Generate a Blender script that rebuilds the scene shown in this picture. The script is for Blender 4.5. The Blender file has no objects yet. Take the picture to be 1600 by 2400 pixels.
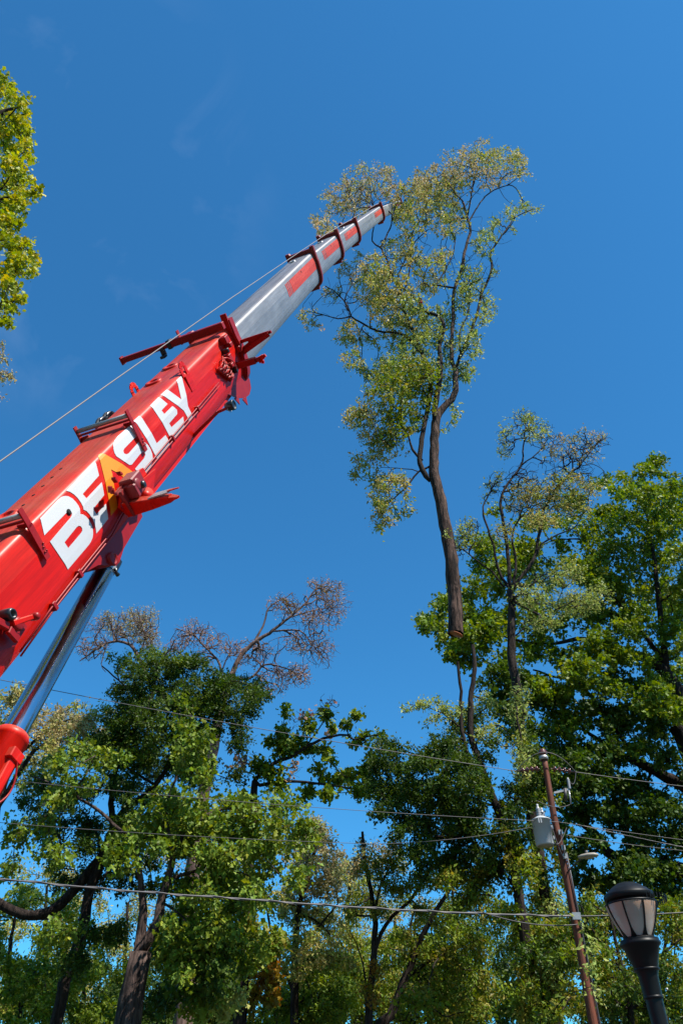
import bpy, bmesh, math, random
import numpy as np
from mathutils import Vector, Matrix

rng = np.random.default_rng(7)
random.seed(7)
scn = bpy.context.scene
COL = scn.collection

# ------------------------------------------------------------------ camera
PITCH = math.radians(38.5)
LENS = 28.0
CAM = np.array([0.0, 0.0, 1.6])
cd = bpy.data.cameras.new('camera')
cam = bpy.data.objects.new('camera', cd)
COL.objects.link(cam)
cam.location = CAM
cam.rotation_euler = (math.radians(90) + PITCH, 0, 0)
cd.sensor_fit = 'VERTICAL'
cd.sensor_height = 36.0
cd.sensor_width = 24.0
cd.lens = LENS
cd.clip_start = 0.1
cd.clip_end = 2000
scn.camera = cam

# ------------------------------------------------------------------ sky and sun
SUN = Vector((0.43, -0.32, 0.85)).normalized()
SUN_EL = math.asin(SUN.z)
SUN_AZ = math.atan2(SUN.x, SUN.y)
world = bpy.data.worlds.new('World')
scn.world = world
world.use_nodes = True
wn, wl = world.node_tree.nodes, world.node_tree.links
wn.clear()
w_out = wn.new('ShaderNodeOutputWorld')
w_bg = wn.new('ShaderNodeBackground')
w_sky = wn.new('ShaderNodeTexSky')
w_sky.sky_type = 'NISHITA'
w_sky.sun_disc = False
w_sky.sun_elevation = SUN_EL
w_sky.sun_rotation = SUN_AZ
w_sky.altitude = 300
w_sky.air_density = 1.0
w_sky.dust_density = 0.25
w_sky.ozone_density = 2.2
w_bg.inputs['Strength'].default_value = 0.10
# deep polarised blue + thin wisps of cirrus
w_hsv = wn.new('ShaderNodeHueSaturation')
w_hsv.inputs['Saturation'].default_value = 1.0
w_hsv.inputs['Value'].default_value = 1.0
w_tc = wn.new('ShaderNodeTexCoord')
w_map = wn.new('ShaderNodeMapping')
w_map.inputs['Scale'].default_value = (3.4, 3.4, 5.0)
w_map.inputs['Rotation'].default_value = (0.3, 0.5, 0.2)
w_map.inputs['Location'].default_value = (0.35, 0.1, 0.0)
w_noise = wn.new('ShaderNodeTexNoise')
w_noise.inputs['Scale'].default_value = 1.7
w_noise.inputs['Detail'].default_value = 7
w_noise.inputs['Roughness'].default_value = 0.55
w_noise.inputs['Distortion'].default_value = 0.6
w_ramp = wn.new('ShaderNodeMapRange')
w_ramp.inputs['From Min'].default_value = 0.52
w_ramp.inputs['From Max'].default_value = 0.80
w_ramp.inputs['To Max'].default_value = 0.22
w_mix = wn.new('ShaderNodeMixRGB')
w_mix.inputs['Color2'].default_value = (3.2, 4.2, 6.0, 1)
wl.new(w_tc.outputs['Generated'], w_map.inputs['Vector'])
wl.new(w_map.outputs[0], w_noise.inputs['Vector'])
wl.new(w_noise.outputs[0], w_ramp.inputs['Value'])
w_dir = wn.new('ShaderNodeVectorMath')
w_dir.operation = 'DOT_PRODUCT'
_wd = Vector((-0.345, 0.49, 0.87)).normalized()
w_dir.inputs[1].default_value = _wd
w_msk = wn.new('ShaderNodeMapRange')
w_msk.interpolation_type = 'SMOOTHSTEP'
w_msk.inputs['From Min'].default_value = 0.962
w_msk.inputs['From Max'].default_value = 0.993
w_mul = wn.new('ShaderNodeMath')
w_mul.operation = 'MULTIPLY'
wl.new(w_tc.outputs['Generated'], w_dir.inputs[0])
wl.new(w_dir.outputs['Value'], w_msk.inputs[0])
wl.new(w_msk.outputs[0], w_mul.inputs[0])
wl.new(w_ramp.outputs[0], w_mul.inputs[1])
wl.new(w_mul.outputs[0], w_mix.inputs['Fac'])
wl.new(w_sky.outputs[0], w_hsv.inputs['Color'])
w_tint = wn.new('ShaderNodeMixRGB')
w_tint.blend_type = 'MULTIPLY'
w_tint.inputs[0].default_value = 1.0
w_tint.inputs['Color2'].default_value = (0.29, 0.93, 1.24, 1)
wl.new(w_hsv.outputs[0], w_tint.inputs['Color1'])
wl.new(w_tint.outputs[0], w_mix.inputs['Color1'])
wl.new(w_mix.outputs[0], w_bg.inputs['Color'])
wl.new(w_bg.outputs[0], w_out.inputs[0])

sl = bpy.data.lights.new('sun', 'SUN')
sl.energy = 5.0
sl.angle = math.radians(0.53)
sl.color = (1.0, 0.95, 0.86)
so = bpy.data.objects.new('sun', sl)
COL.objects.link(so)
so.rotation_euler = (-SUN).to_track_quat('-Z', 'Y').to_euler()
so.location = (20, -12, 40)

scn.view_settings.view_transform = 'Standard'
scn.view_settings.look = 'None'
scn.view_settings.gamma = 1
scn.view_settings.exposure = 0.65
scn.view_settings.use_curve_mapping = False

# ------------------------------------------------------------------ geometry helpers
F = LENS / 36.0 * 2400
CP, SP = math.cos(PITCH), math.sin(PITCH)


def ray(u, v):
    a = (u - 800) / F
    b = (1200 - v) / F
    return np.array([a, CP - b * SP, SP + b * CP])


def U(u, v, depth):                    # sight line point at a depth along the view axis
    return CAM + ray(u, v) * depth


def UY(u, v, Y):                       # sight line point at a distance Y in front
    r = ray(u, v)
    return CAM + r * (Y / r[1])


def new_mesh(name, verts, faces, smooth=False):
    me = bpy.data.meshes.new(name)
    me.from_pydata([tuple(map(float, v)) for v in verts], [], [tuple(map(int, f)) for f in faces])
    if smooth:
        me.polygons.foreach_set('use_smooth', np.ones(len(me.polygons), dtype=bool))
    me.update()
    return me


def root_of(o):
    while o.parent is not None:
        o = o.parent
    return o


def link(name, me, mat, parent=None, label=None, cat=None, group=None, kind=None):
    o = bpy.data.objects.new(name, me)
    COL.objects.link(o)
    if mat is not None and me is not None:
        me.materials.clear()
        for m in (mat if isinstance(mat, (list, tuple)) else [mat]):
            me.materials.append(m)
    if parent is not None:
        o.parent = parent
    if label:
        o['label'] = label
    if cat:
        o['category'] = cat
    if group:
        o['group'] = group
    if kind:
        o['kind'] = kind
    return o


def thing(name, loc, label, cat, group=None):
    o = bpy.data.objects.new(name, None)
    o.empty_display_size = 0.2
    COL.objects.link(o)
    o.location = tuple(map(float, loc))
    o['label'] = label
    o['category'] = cat
    if group:
        o['group'] = group
    return o


class MB:
    """collects shapes in world space; build() links them as one mesh"""

    def __init__(self):
        self.v = []
        self.f = []
        self.sm = []

    def add(self, verts, faces, smooth=False):
        o = len(self.v)
        self.v.extend([np.asarray(p, float) for p in verts])
        for fc in faces:
            self.f.append([i + o for i in fc])
            self.sm.append(smooth)
        return self

    def box(self, c, ax, ay, az):
        """centre and three half-extent vectors"""
        c, ax, ay, az = (np.asarray(q, float) for q in (c, ax, ay, az))
        vs = [c + sx * ax + sy * ay + sz * az for sx in (-1, 1) for sy in (-1, 1) for sz in (-1, 1)]
        fs = [(0, 1, 3, 2), (4, 6, 7, 5), (0, 4, 5, 1), (2, 3, 7, 6), (0, 2, 6, 4), (1, 5, 7, 3)]
        return self.add(vs, fs)

    def bar(self, a, b, w, h, up=(0, 0, 1), w2=None, h2=None):
        a, b, up = np.asarray(a, float), np.asarray(b, float), np.asarray(up, float)
        d = b - a
        d = d / np.linalg.norm(d)
        s = np.cross(d, up)
        if np.linalg.norm(s) < 1e-4:
            s = np.cross(d, (1, 0, 0.1))
        s /= np.linalg.norm(s)
        n = np.cross(s, d)
        w2 = w if w2 is None else w2
        h2 = h if h2 is None else h2
        vs = []
        for p, ww, hh in ((a, w, h), (b, w2, h2)):
            for q in ((-1, -1), (1, -1), (1, 1), (-1, 1)):
                vs.append(p + s * q[0] * ww / 2 + n * q[1] * hh / 2)
        return self.add(vs, [(0, 1, 2, 3), (7, 6, 5, 4), (0, 4, 5, 1), (1, 5, 6, 2), (2, 6, 7, 3), (3, 7, 4, 0)])

    def tube(self, pts, r, n=8, cap=True, smooth=True):
        pts = [np.asarray(p, float) for p in pts]
        m = len(pts)
        rs = [r] * m if np.isscalar(r) else list(r)
        vs = []
        prev = None
        for i in range(m):
            d = pts[min(i + 1, m - 1)] - pts[max(i - 1, 0)]
            d = d / (np.linalg.norm(d) + 1e-12)
            if prev is None:
                h = np.array([0, 0, 1.0]) if abs(d[2]) < 0.9 else np.array([1.0, 0, 0])
            else:
                h = prev
            s = h - d * (h @ d)
            s /= np.linalg.norm(s) + 1e-12
            prev = s
            t = np.cross(d, s)
            for k in range(n):
                a = 2 * math.pi * k / n
                vs.append(pts[i] + rs[i] * (math.cos(a) * s + math.sin(a) * t))
        fs = []
        for i in range(m - 1):
            for k in range(n):
                fs.append((i * n + k, i * n + (k + 1) % n, (i + 1) * n + (k + 1) % n, (i + 1) * n + k))
        self.add(vs, fs, smooth)
        if cap:
            o = len(self.v) - len(vs)
            self.f.append([o + k for k in range(n)][::-1])
            self.sm.append(False)
            self.f.append([o + (m - 1) * n + k for k in range(n)])
            self.sm.append(False)
        return self

    def lathe(self, c, axis, prof, n=24, smooth=True):
        """prof: (distance along axis, radius)"""
        c, axis = np.asarray(c, float), np.asarray(axis, float)
        axis = axis / np.linalg.norm(axis)
        return self.tube([c + axis * z for z, _ in prof], [max(r, 1e-4) for _, r in prof], n, True, smooth) \
            if False else self._lathe(c, axis, prof, n, smooth)

    def _lathe(self, c, axis, prof, n, smooth):
        h = np.array([0, 0, 1.0]) if abs(axis[2]) < 0.9 else np.array([1.0, 0, 0])
        s = np.cross(axis, h)
        s /= np.linalg.norm(s)
        t = np.cross(axis, s)
        vs = []
        for z, r in prof:
            for k in range(n):
                a = 2 * math.pi * k / n
                vs.append(c + axis * z + max(r, 1e-4) * (math.cos(a) * s + math.sin(a) * t))
        fs = []
        for i in range(len(prof) - 1):
            for k in range(n):
                fs.append((i * n + k, i * n + (k + 1) % n, (i + 1) * n + (k + 1) % n, (i + 1) * n + k))
        return self.add(vs, fs, smooth)

    def prism(self, pts, off):
        """planar polygon extruded by the vector off (both caps)"""
        pts = [np.asarray(p, float) for p in pts]
        off = np.asarray(off, float)
        n = len(pts)
        vs = pts + [p + off for p in pts]
        fs = [list(range(n))[::-1], list(range(n, 2 * n))] + [(i, (i + 1) % n, n + (i + 1) % n, n + i) for i in range(n)]
        return self.add(vs, fs)

    def build(self, name, mat, parent=None, origin=None, bevel=0, **kw):
        base = np.zeros(3)
        if parent is not None:
            base = np.array(root_of(parent).location)
        elif origin is not None:
            base = np.asarray(origin, float)
        me = bpy.data.meshes.new(name)
        me.from_pydata([tuple(p - base) for p in self.v], [], self.f)
        me.polygons.foreach_set('use_smooth', np.array(self.sm, dtype=bool))
        me.update()
        bm = bmesh.new()
        bm.from_mesh(me)
        bmesh.ops.recalc_face_normals(bm, faces=bm.faces)
        if bevel:
            es = [e for e in bm.edges if len(e.link_faces) == 2 and e.calc_face_angle(0) > 0.6]
            bmesh.ops.bevel(bm, geom=es, offset=bevel, segments=1, affect='EDGES', clamp_overlap=True)
        bm.to_mesh(me)
        bm.free()
        o = link(name, me, mat, parent, **kw)
        if origin is not None and parent is None:
            o.location = tuple(base)
        return o


# ------------------------------------------------------------------ materials
def mat_new(name):
    m = bpy.data.materials.new(name)
    m.use_nodes = True
    nt = m.node_tree
    return m, nt.nodes, nt.links, nt.nodes['Principled BSDF']


def paint(name, col, rough=0.35, coat=0.0, metal=0.0, var=0.12, scale=2.0, dust=None, dust_amt=0.0, bump=0.0, spec=0.5, streak=None, scuff=(0.5, 0.3, 0.28)):
    m, N, L, b = mat_new(name)
    tc = N.new('ShaderNodeTexCoord')
    n1 = N.new('ShaderNodeTexNoise')
    n1.inputs['Scale'].default_value = scale
    n1.inputs['Detail'].default_value = 8
    n1.inputs['Roughness'].default_value = 0.6
    L.new(tc.outputs['Object'], n1.inputs['Vector'])
    mr = N.new('ShaderNodeMapRange')
    mr.inputs['To Min'].default_value = 1 - var
    mr.inputs['To Max'].default_value = 1 + var
    L.new(n1.outputs[0], mr.inputs[0])
    mul = N.new('ShaderNodeMixRGB')
    mul.blend_type = 'MULTIPLY'
    mul.inputs[0].default_value = 1
    mul.inputs[1].default_value = (*col, 1)
    L.new(mr.outputs[0], mul.inputs[2])
    out = mul.outputs[0]
    if dust:
        n2 = N.new('ShaderNodeTexNoise')
        n2.inputs['Scale'].default_value = 1.3
        n2.inputs['Detail'].default_value = 10
        n2.inputs['Roughness'].default_value = 0.7
        L.new(tc.outputs['Object'], n2.inputs['Vector'])
        g = N.new('ShaderNodeNewGeometry')
        sx = N.new('ShaderNodeSeparateXYZ')
        L.new(g.outputs['Normal'], sx.inputs[0])
        up = N.new('ShaderNodeMapRange')
        up.inputs['From Min'].default_value = -0.02
        up.inputs['From Max'].default_value = 0.32
        L.new(sx.outputs['Z'], up.inputs[0])
        r2 = N.new('ShaderNodeMapRange')
        r2.inputs['From Min'].default_value = 0.25
        r2.inputs['From Max'].default_value = 0.75
        L.new(n2.outputs[0], r2.inputs[0])
        mm = N.new('ShaderNodeMath')
        mm.operation = 'MULTIPLY'
        L.new(up.outputs[0], mm.inputs[0])
        L.new(r2.outputs[0], mm.inputs[1])
        m3 = N.new('ShaderNodeMath')
        m3.operation = 'MULTIPLY'
        m3.inputs[1].default_value = dust_amt
        L.new(mm.outputs[0], m3.inputs[0])
        mx = N.new('ShaderNodeMixRGB')
        mx.inputs[2].default_value = (*dust, 1)
        L.new(m3.outputs[0], mx.inputs[0])
        L.new(out, mx.inputs[1])
        out = mx.outputs[0]
    if streak is not None:
        mp = N.new('ShaderNodeMapping')
        mp.inputs['Rotation'].default_value = streak
        m2 = N.new('ShaderNodeMapping')
        m2.inputs['Scale'].default_value = (9, 9, 0.5)
        L.new(tc.outputs['Object'], mp.inputs[0])
        L.new(mp.outputs[0], m2.inputs[0])
        ns = N.new('ShaderNodeTexNoise')
        ns.inputs['Scale'].default_value = 1.0
        ns.inputs['Detail'].default_value = 9
        ns.inputs['Roughness'].default_value = 0.72
        L.new(m2.outputs[0], ns.inputs['Vector'])
        s1 = N.new('ShaderNodeMapRange')
        s1.inputs['From Min'].default_value = 0.3
        s1.inputs['From Max'].default_value = 0.7
        s1.inputs['To Min'].default_value = 0.62
        s1.inputs['To Max'].default_value = 1.2
        L.new(ns.outputs[0], s1.inputs[0])
        mu = N.new('ShaderNodeMixRGB')
        mu.blend_type = 'MULTIPLY'
        mu.inputs[0].default_value = 1
        L.new(out, mu.inputs[1])
        L.new(s1.outputs[0], mu.inputs[2])
        s2 = N.new('ShaderNodeMapRange')
        s2.inputs['From Min'].default_value = 0.60
        s2.inputs['From Max'].default_value = 0.74
        s2.inputs['To Max'].default_value = 0.4
        L.new(ns.outputs[0], s2.inputs[0])
        mx2 = N.new('ShaderNodeMixRGB')
        mx2.inputs[2].default_value = (*scuff, 1)
        L.new(s2.outputs[0], mx2.inputs[0])
        L.new(mu.outputs[0], mx2.inputs[1])
        out = mx2.outputs[0]
    L.new(out, b.inputs['Base Color'])
    rr = N.new('ShaderNodeMapRange')
    rr.inputs['To Min'].default_value = max(0.02, rough - 0.08)
    rr.inputs['To Max'].default_value = min(1, rough + 0.12)
    L.new(n1.outputs[0], rr.inputs[0])
    L.new(rr.outputs[0], b.inputs['Roughness'])
    b.inputs['Metallic'].default_value = metal
    b.inputs['Coat Weight'].default_value = coat
    b.inputs['Coat Roughness'].default_value = 0.12
    b.inputs['Specular IOR Level'].default_value = spec
    if bump:
        nb = N.new('ShaderNodeTexNoise')
        nb.inputs['Scale'].default_value = scale * 12
        nb.inputs['Detail'].default_value = 6
        L.new(tc.outputs['Object'], nb.inputs['Vector'])
        bp = N.new('ShaderNodeBump')
        bp.inputs['Strength'].default_value = bump
        bp.inputs['Distance'].default_value = 0.01
        L.new(nb.outputs[0], bp.inputs['Height'])
        L.new(bp.outputs[0], b.inputs['Normal'])
    return m


M = {}
M['red'] = paint('red_paint', (0.56, 0.003, 0.002), 0.36, 0.0, var=0.10, dust=(0.46, 0.12, 0.09), dust_amt=0.5, spec=0.4)
M['red_dark'] = paint('red_bracket_paint', (0.30, 0.004, 0.003), 0.42, 0.0, var=0.25, scale=6, spec=0.35)
M['collar'] = paint('maroon_collar_winch_shade', (0.22, 0.012, 0.012), 0.45, var=0.3, scale=5)  # maroon of the collars; on the winch it stands in for shade
M['grey'] = paint('grey_boom_paint', (0.30, 0.31, 0.32), 0.34, 0.05, metal=0.55, var=0.22, scale=1.5,
                  dust=(0.50, 0.36, 0.32), dust_amt=0.5)
M['white'] = paint('white_lettering', (0.60, 0.61, 0.63), 0.5, 0.0, var=0.04)
M['orange'] = paint('orange_lettering', (0.80, 0.27, 0.003), 0.45, 0.0, var=0.05)
M['stripe'] = paint('worn_red_stripe', (0.66, 0.060, 0.028), 0.4, 0.05, var=0.3, scale=6)
M['black'] = paint('black_metal', (0.012, 0.012, 0.014), 0.35, 0.2, var=0.2, scale=8)
M['rubber'] = paint('black_rubber', (0.02, 0.02, 0.02), 0.7, var=0.2)
M['hole'] = paint('painted_hole_shade', (0.004, 0.004, 0.004), 0.9, var=0.05)  # near-black stands in for the shade inside the holes
M['chrome'] = paint('chrome_rod', (0.78, 0.79, 0.80), 0.10, metal=1.0, var=0.03)
M['steel'] = paint('grey_steel', (0.42, 0.41, 0.40), 0.4, metal=0.6, var=0.25, scale=8)
M['wire'] = paint('steel_wire', (0.13, 0.12, 0.125), 0.55, metal=0.2, var=0.2, scale=15)
M['rope'] = paint('hoist_rope_steel', (0.15, 0.14, 0.14), 0.55, metal=0.2, var=0.2, scale=15)
M['wire_dark'] = paint('dark_cable', (0.05, 0.045, 0.05), 0.5, var=0.3, scale=15)
M['transformer'] = paint('light_grey_enamel', (0.46, 0.48, 0.50), 0.42, 0.1, var=0.10, scale=4)
M['porcelain'] = paint('brown_porcelain', (0.12, 0.035, 0.025), 0.25, 0.5, var=0.15)
M['porcelain_grey'] = paint('grey_porcelain', (0.33, 0.34, 0.36), 0.3, 0.4, var=0.1)
M['lamp_black'] = paint('black_cast_iron', (0.006, 0.006, 0.0065), 0.42, 0.0, var=0.2, scale=10, spec=0.25)
M['fixture'] = paint('pale_fixture', (0.32, 0.28, 0.23), 0.5, var=0.1)
M['cutwood'] = paint('fresh_cut_wood', (0.42, 0.13, 0.05), 0.8, var=0.3, scale=12)


def wood_pole():
    m, N, L, b = mat_new('weathered_red_brown_wood')
    tc = N.new('ShaderNodeTexCoord')
    mp = N.new('ShaderNodeMapping')
    mp.inputs['Scale'].default_value = (14, 14, 0.9)
    L.new(tc.outputs['Object'], mp.inputs[0])
    n = N.new('ShaderNodeTexNoise')
    n.inputs['Scale'].default_value = 1.5
    n.inputs['Detail'].default_value = 8
    n.inputs['Roughness'].default_value = 0.65
    L.new(mp.outputs[0], n.inputs['Vector'])
    cr = N.new('ShaderNodeValToRGB')
    cr.color_ramp.elements[0].position = 0.3
    cr.color_ramp.elements[0].color = (0.030, 0.012, 0.008, 1)
    cr.color_ramp.elements[1].position = 0.7
    cr.color_ramp.elements[1].color = (0.27, 0.066, 0.026, 1)
    L.new(n.outputs[0], cr.inputs[0])
    L.new(cr.outputs[0], b.inputs['Base Color'])
    b.inputs['Roughness'].default_value = 0.75
    bp = N.new('ShaderNodeBump')
    bp.inputs['Strength'].default_value = 0.6
    bp.inputs['Distance'].default_value = 0.02
    L.new(n.outputs[0], bp.inputs['Height'])
    L.new(bp.outputs[0], b.inputs['Normal'])
    return m


M['polewood'] = wood_pole()


def bark(name, dark, light, scale=1.0, relief=True):
    m, N, L, b = mat_new(name)
    tc = N.new('ShaderNodeTexCoord')
    mp = N.new('ShaderNodeMapping')
    mp.inputs['Scale'].default_value = (9 * scale, 9 * scale, 1.6 * scale)
    L.new(tc.outputs['Object'], mp.inputs[0])
    n = N.new('ShaderNodeTexNoise')
    n.inputs['Scale'].default_value = 1.0
    n.inputs['Detail'].default_value = 9
    n.inputs['Roughness'].default_value = 0.68
    n.inputs['Distortion'].default_value = 0.8
    L.new(mp.outputs[0], n.inputs['Vector'])
    cr = N.new('ShaderNodeValToRGB')
    cr.color_ramp.elements[0].position = 0.40
    cr.color_ramp.elements[0].color = (*dark, 1)
    cr.color_ramp.elements[1].position = 0.64
    cr.color_ramp.elements[1].color = (*light, 1)
    L.new(n.outputs[0], cr.inputs[0])
    L.new(cr.outputs[0], b.inputs['Base Color'])
    b.inputs['Roughness'].default_value = 0.9
    b.inputs['Specular IOR Level'].default_value = 0.2
    if not relief:
        return m
    bp = N.new('ShaderNodeBump')
    bp.inputs['Strength'].default_value = 1.0
    bp.inputs['Distance'].default_value = 0.10
    L.new(n.outputs[0], bp.inputs['Height'])
    L.new(bp.outputs[0], b.inputs['Normal'])
    return m


M['bark'] = bark('dark_bark', (0.012, 0.008, 0.007), (0.065, 0.046, 0.038))
M['bark_red'] = bark('red_brown_bark', (0.009, 0.006, 0.005), (0.15, 0.090, 0.068), 0.8)
M['bark_grey'] = bark('grey_brown_bark', (0.022, 0.014, 0.012), (0.15, 0.10, 0.085))
M['bark_twig'] = bark('pinkish_twig_bark', (0.07, 0.045, 0.038), (0.24, 0.155, 0.13), relief=False)


def leaf_mat(name, transl=0.28, rough=0.5, spec=0.22):
    m, N, L, b = mat_new(name)
    at = N.new('ShaderNodeAttribute')
    at.attribute_name = 'col'
    L.new(at.outputs['Color'], b.inputs['Base Color'])
    b.inputs['Roughness'].default_value = rough
    b.inputs['Specular IOR Level'].default_value = spec
    tr = N.new('ShaderNodeBsdfTranslucent')
    hs = N.new('ShaderNodeHueSaturation')
    hs.inputs['Hue'].default_value = 0.485
    hs.inputs['Saturation'].default_value = 1.1
    hs.inputs['Value'].default_value = 1.5
    L.new(at.outputs['Color'], hs.inputs['Color'])
    L.new(hs.outputs[0], tr.inputs['Color'])
    mx = N.new('ShaderNodeMixShader')
    mx.inputs[0].default_value = transl
    L.new(b.outputs[0], mx.inputs[1])
    L.new(tr.outputs[0], mx.inputs[2])
    L.new(mx.outputs[0], N['Material Output'].inputs['Surface'])
    return m


M['leaf'] = leaf_mat('leaf')

# ------------------------------------------------------------------ ground
def ground_mat(name, c1, c2, scale):
    m, N, L, b = mat_new(name)
    tc = N.new('ShaderNodeTexCoord')
    n = N.new('ShaderNodeTexNoise')
    n.inputs['Scale'].default_value = scale
    n.inputs['Detail'].default_value = 10
    L.new(tc.outputs['Object'], n.inputs['Vector'])
    cr = N.new('ShaderNodeValToRGB')
    cr.color_ramp.elements[0].position = 0.35
    cr.color_ramp.elements[0].color = (*c1, 1)
    cr.color_ramp.elements[1].position = 0.65
    cr.color_ramp.elements[1].color = (*c2, 1)
    L.new(n.outputs[0], cr.inputs[0])
    L.new(cr.outputs[0], b.inputs['Base Color'])
    b.inputs['Roughness'].default_value = 0.95
    return m


S = 900
link('ground', new_mesh('ground', [(-S, -S, 0), (S, -S, 0), (S, S, 0), (-S, S, 0)], [(0, 1, 2, 3)]),
     ground_mat('grass_and_litter', (0.030, 0.045, 0.014), (0.085, 0.075, 0.035), 0.8), kind='structure')
link('road', new_mesh('road', [(-200, -6, .004), (200, -6, .004), (200, 17, .004), (-200, 17, .004)], [(0, 1, 2, 3)]),
     ground_mat('asphalt', (0.040, 0.040, 0.042), (0.062, 0.060, 0.058), 3.0), kind='structure')
kb = MB()
kb.box((0, 17.08, 0.06), (200, 0, 0), (0, .08, 0), (0, 0, .068))
kb.build('kerb', ground_mat('concrete', (0.25, 0.24, 0.22), (0.36, 0.35, 0.33), 2.0), kind='structure')

#PART2
# ------------------------------------------------------------------ crane: boom frame
D0 = ray(1140, 178)
D0 = D0 / np.linalg.norm(D0)
SX = np.cross(D0, (0, 0, 1))
SX /= np.linalg.norm(SX)
NY = np.cross(SX, D0)
A0 = U(550, 818, 18.6)
XO, YO = -0.15, 0.045
STN = [(-16.0, 0.045), (-0.9, 0.045), (4.0, 0.010), (9.24, -0.045), (14.0, -0.20), (18.57, -0.41), (27.1, -0.85), (34.9, -1.54), (37, -1.74)]


def cy_at(t):
    return float(np.interp(t, [a for a, _ in STN], [b for _, b in STN]))


def Lb(t, x, y):                      # boom frame -> world
    return A0 + D0 * t + SX * x + NY * y


_o = CAM - A0
_o = np.array([_o @ D0, _o @ SX, _o @ NY])


def _r(u, v):
    r = ray(u, v)
    return np.array([r @ D0, r @ SX, r @ NY])


def on_x(u, v, x):
    r = _r(u, v)
    return _o + r * ((x - _o[1]) / r[1])


def on_y(u, v, y):
    r = _r(u, v)
    return _o + r * ((y - _o[2]) / r[2])


def on_t(u, v, t):
    r = _r(u, v)
    return _o + r * ((t - _o[0]) / r[0])


# right half of the boom section, from the top centre down to the bottom centre
HALF = [(0, .565), (.18, .565), (.335, .565), (.375, .558), (.41, .540), (.435, .512), (.447, .475), (.450, .44), (.470, .185), (.440, -.19),
        (.425, -.31), (.405, -.40), (.38, -.47), (.355, -.535), (.32, -.588), (.26, -.622), (.18, -.645), (.09, -.654), (0, -.656)]
HALF = np.array(HALF)
W0 = 0.92
PL = np.concatenate([[0], np.cumsum(np.linalg.norm(np.diff(HALF, axis=0), axis=1))])


def prof_at(p, off=0.0):
    """point on the right half at arc length p, moved outward by off (about the section centre)"""
    p = min(max(p, 0.0), PL[-1] - 1e-6)
    i = int(np.searchsorted(PL, p, side='right') - 1)
    i = min(i, len(HALF) - 2)
    a, b = HALF[i], HALF[i + 1]
    f = (p - PL[i]) / (PL[i + 1] - PL[i])
    q = a + (b - a) * f
    d = (b - a) / np.linalg.norm(b - a)
    n = np.array([-d[1], d[0]])
    if n @ q < 0:
        n = -n
    return q + n * off


def on_surf(u, v):
    """sight line onto the lower boom's right side -> (t, p)"""
    r = _r(u, v)
    best = None
    for i in range(len(HALF) - 1):
        a = HALF[i] + (XO, YO)
        b = HALF[i + 1] + (XO, YO)
        # o + k r = a + f (b - a)
        mat = np.array([[r[1], -(b - a)[0]], [r[2], -(b - a)[1]]])
        if abs(np.linalg.det(mat)) < 1e-9:
            continue
        k, f = np.linalg.solve(mat, a - _o[1:])
        if -1e-6 <= f <= 1 + 1e-6 and k > 0 and (best is None or k < best[0]):
            best = (k, _o[0] + r[0] * k, PL[i] + f * (PL[i + 1] - PL[i]))
    return (best[1], best[2]) if best else None


def full_ring(sc=1.0, off=0.0):
    rt = [prof_at(p, off / sc) * sc for p in PL[:-1]] + [np.array([0, HALF[-1][1] * sc - off])]
    rt[0] = np.array([0, HALF[0][1] * sc + off])
    lf = [np.array([-q[0], q[1]]) for q in rt[1:-1]][::-1]
    return [np.array(q) for q in rt] + lf


STREAK = Matrix((Vector(SX), Vector(NY), Vector(D0))).to_euler()
M['red'] = paint('red_boom_paint', (0.66, 0.009, 0.002), 0.36, 0.0, var=0.10, dust=(0.50, 0.16, 0.10), dust_amt=0.7, spec=0.20, streak=STREAK, scuff=(0.50, 0.13, 0.10))
M['grey'] = paint('grey_section_paint', (0.25, 0.265, 0.285), 0.42, 0.0, metal=0.25, var=0.2, scale=1.5, dust=(0.42, 0.30, 0.26), dust_amt=0.5, streak=STREAK, scuff=(0.42, 0.40, 0.38))
M['stripe'] = paint('worn_red_stripe', (0.60, 0.050, 0.022), 0.45, 0.0, var=0.25, scale=6, spec=0.3, streak=STREAK, scuff=(0.45, 0.25, 0.2))
FOOT = Lb(-15.5, XO, YO)
crane = thing('mobile_crane', (FOOT[0], FOOT[1], 0),
              'red mobile crane with white BEASLEY lettering and a long grey telescopic boom', 'crane')


def boom_section(name, t0, t1, sc, mat, parent, hollow=False, n=None):
    ring = full_ring(sc)
    m = len(ring)
    ts = [t0] + [t for t, _ in STN if t0 + .05 < t < t1 - .05] + [t1]
    mb = MB()
    vs = []
    for t in ts:
        for q in ring:
            vs.append(Lb(t, XO + q[0], cy_at(t) + q[1]))
    fs = []
    for i in range(len(ts) - 1):
        for k in range(m):
            fs.append((i * m + k, i * m + (k + 1) % m, (i + 1) * m + (k + 1) % m, (i + 1) * m + k))
    mb.add(vs, fs, False)
    mb.f.append(list(range(m))[::-1]); mb.sm.append(False)
    mb.f.append([(len(ts) - 1) * m + k for k in range(m)]); mb.sm.append(False)
    o = mb.build(name, mat, parent)
    me = o.data
    # smooth only the rounded corners, keep the folded plate edges crisp
    me.polygons.foreach_set('use_smooth', np.ones(len(me.polygons), dtype=bool))
    bm = bmesh.new(); bm.from_mesh(me)
    for e in bm.edges:
        if len(e.link_faces) == 2:
            e.smooth = e.calc_face_angle(0) < math.radians(24) and not (0.03 < e.calc_face_angle(0) < 0.16)
    bm.to_mesh(me); bm.free()
    return o


base = boom_section('base_boom', -15.5, -0.45, 1.0, M['red'], crane)
SECS = [(-0.6, 9.24, .79), (9.1, 14.0, .67), (13.9, 18.57, .605), (18.4, 27.1, .535), (27.0, 35.9, .45)]
sec_objs = []
for t0, t1, w in SECS:
    sec_objs.append((boom_section('telescopic_section', t0, t1, w / W0, M['grey'], crane), t0, t1, w))


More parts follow.
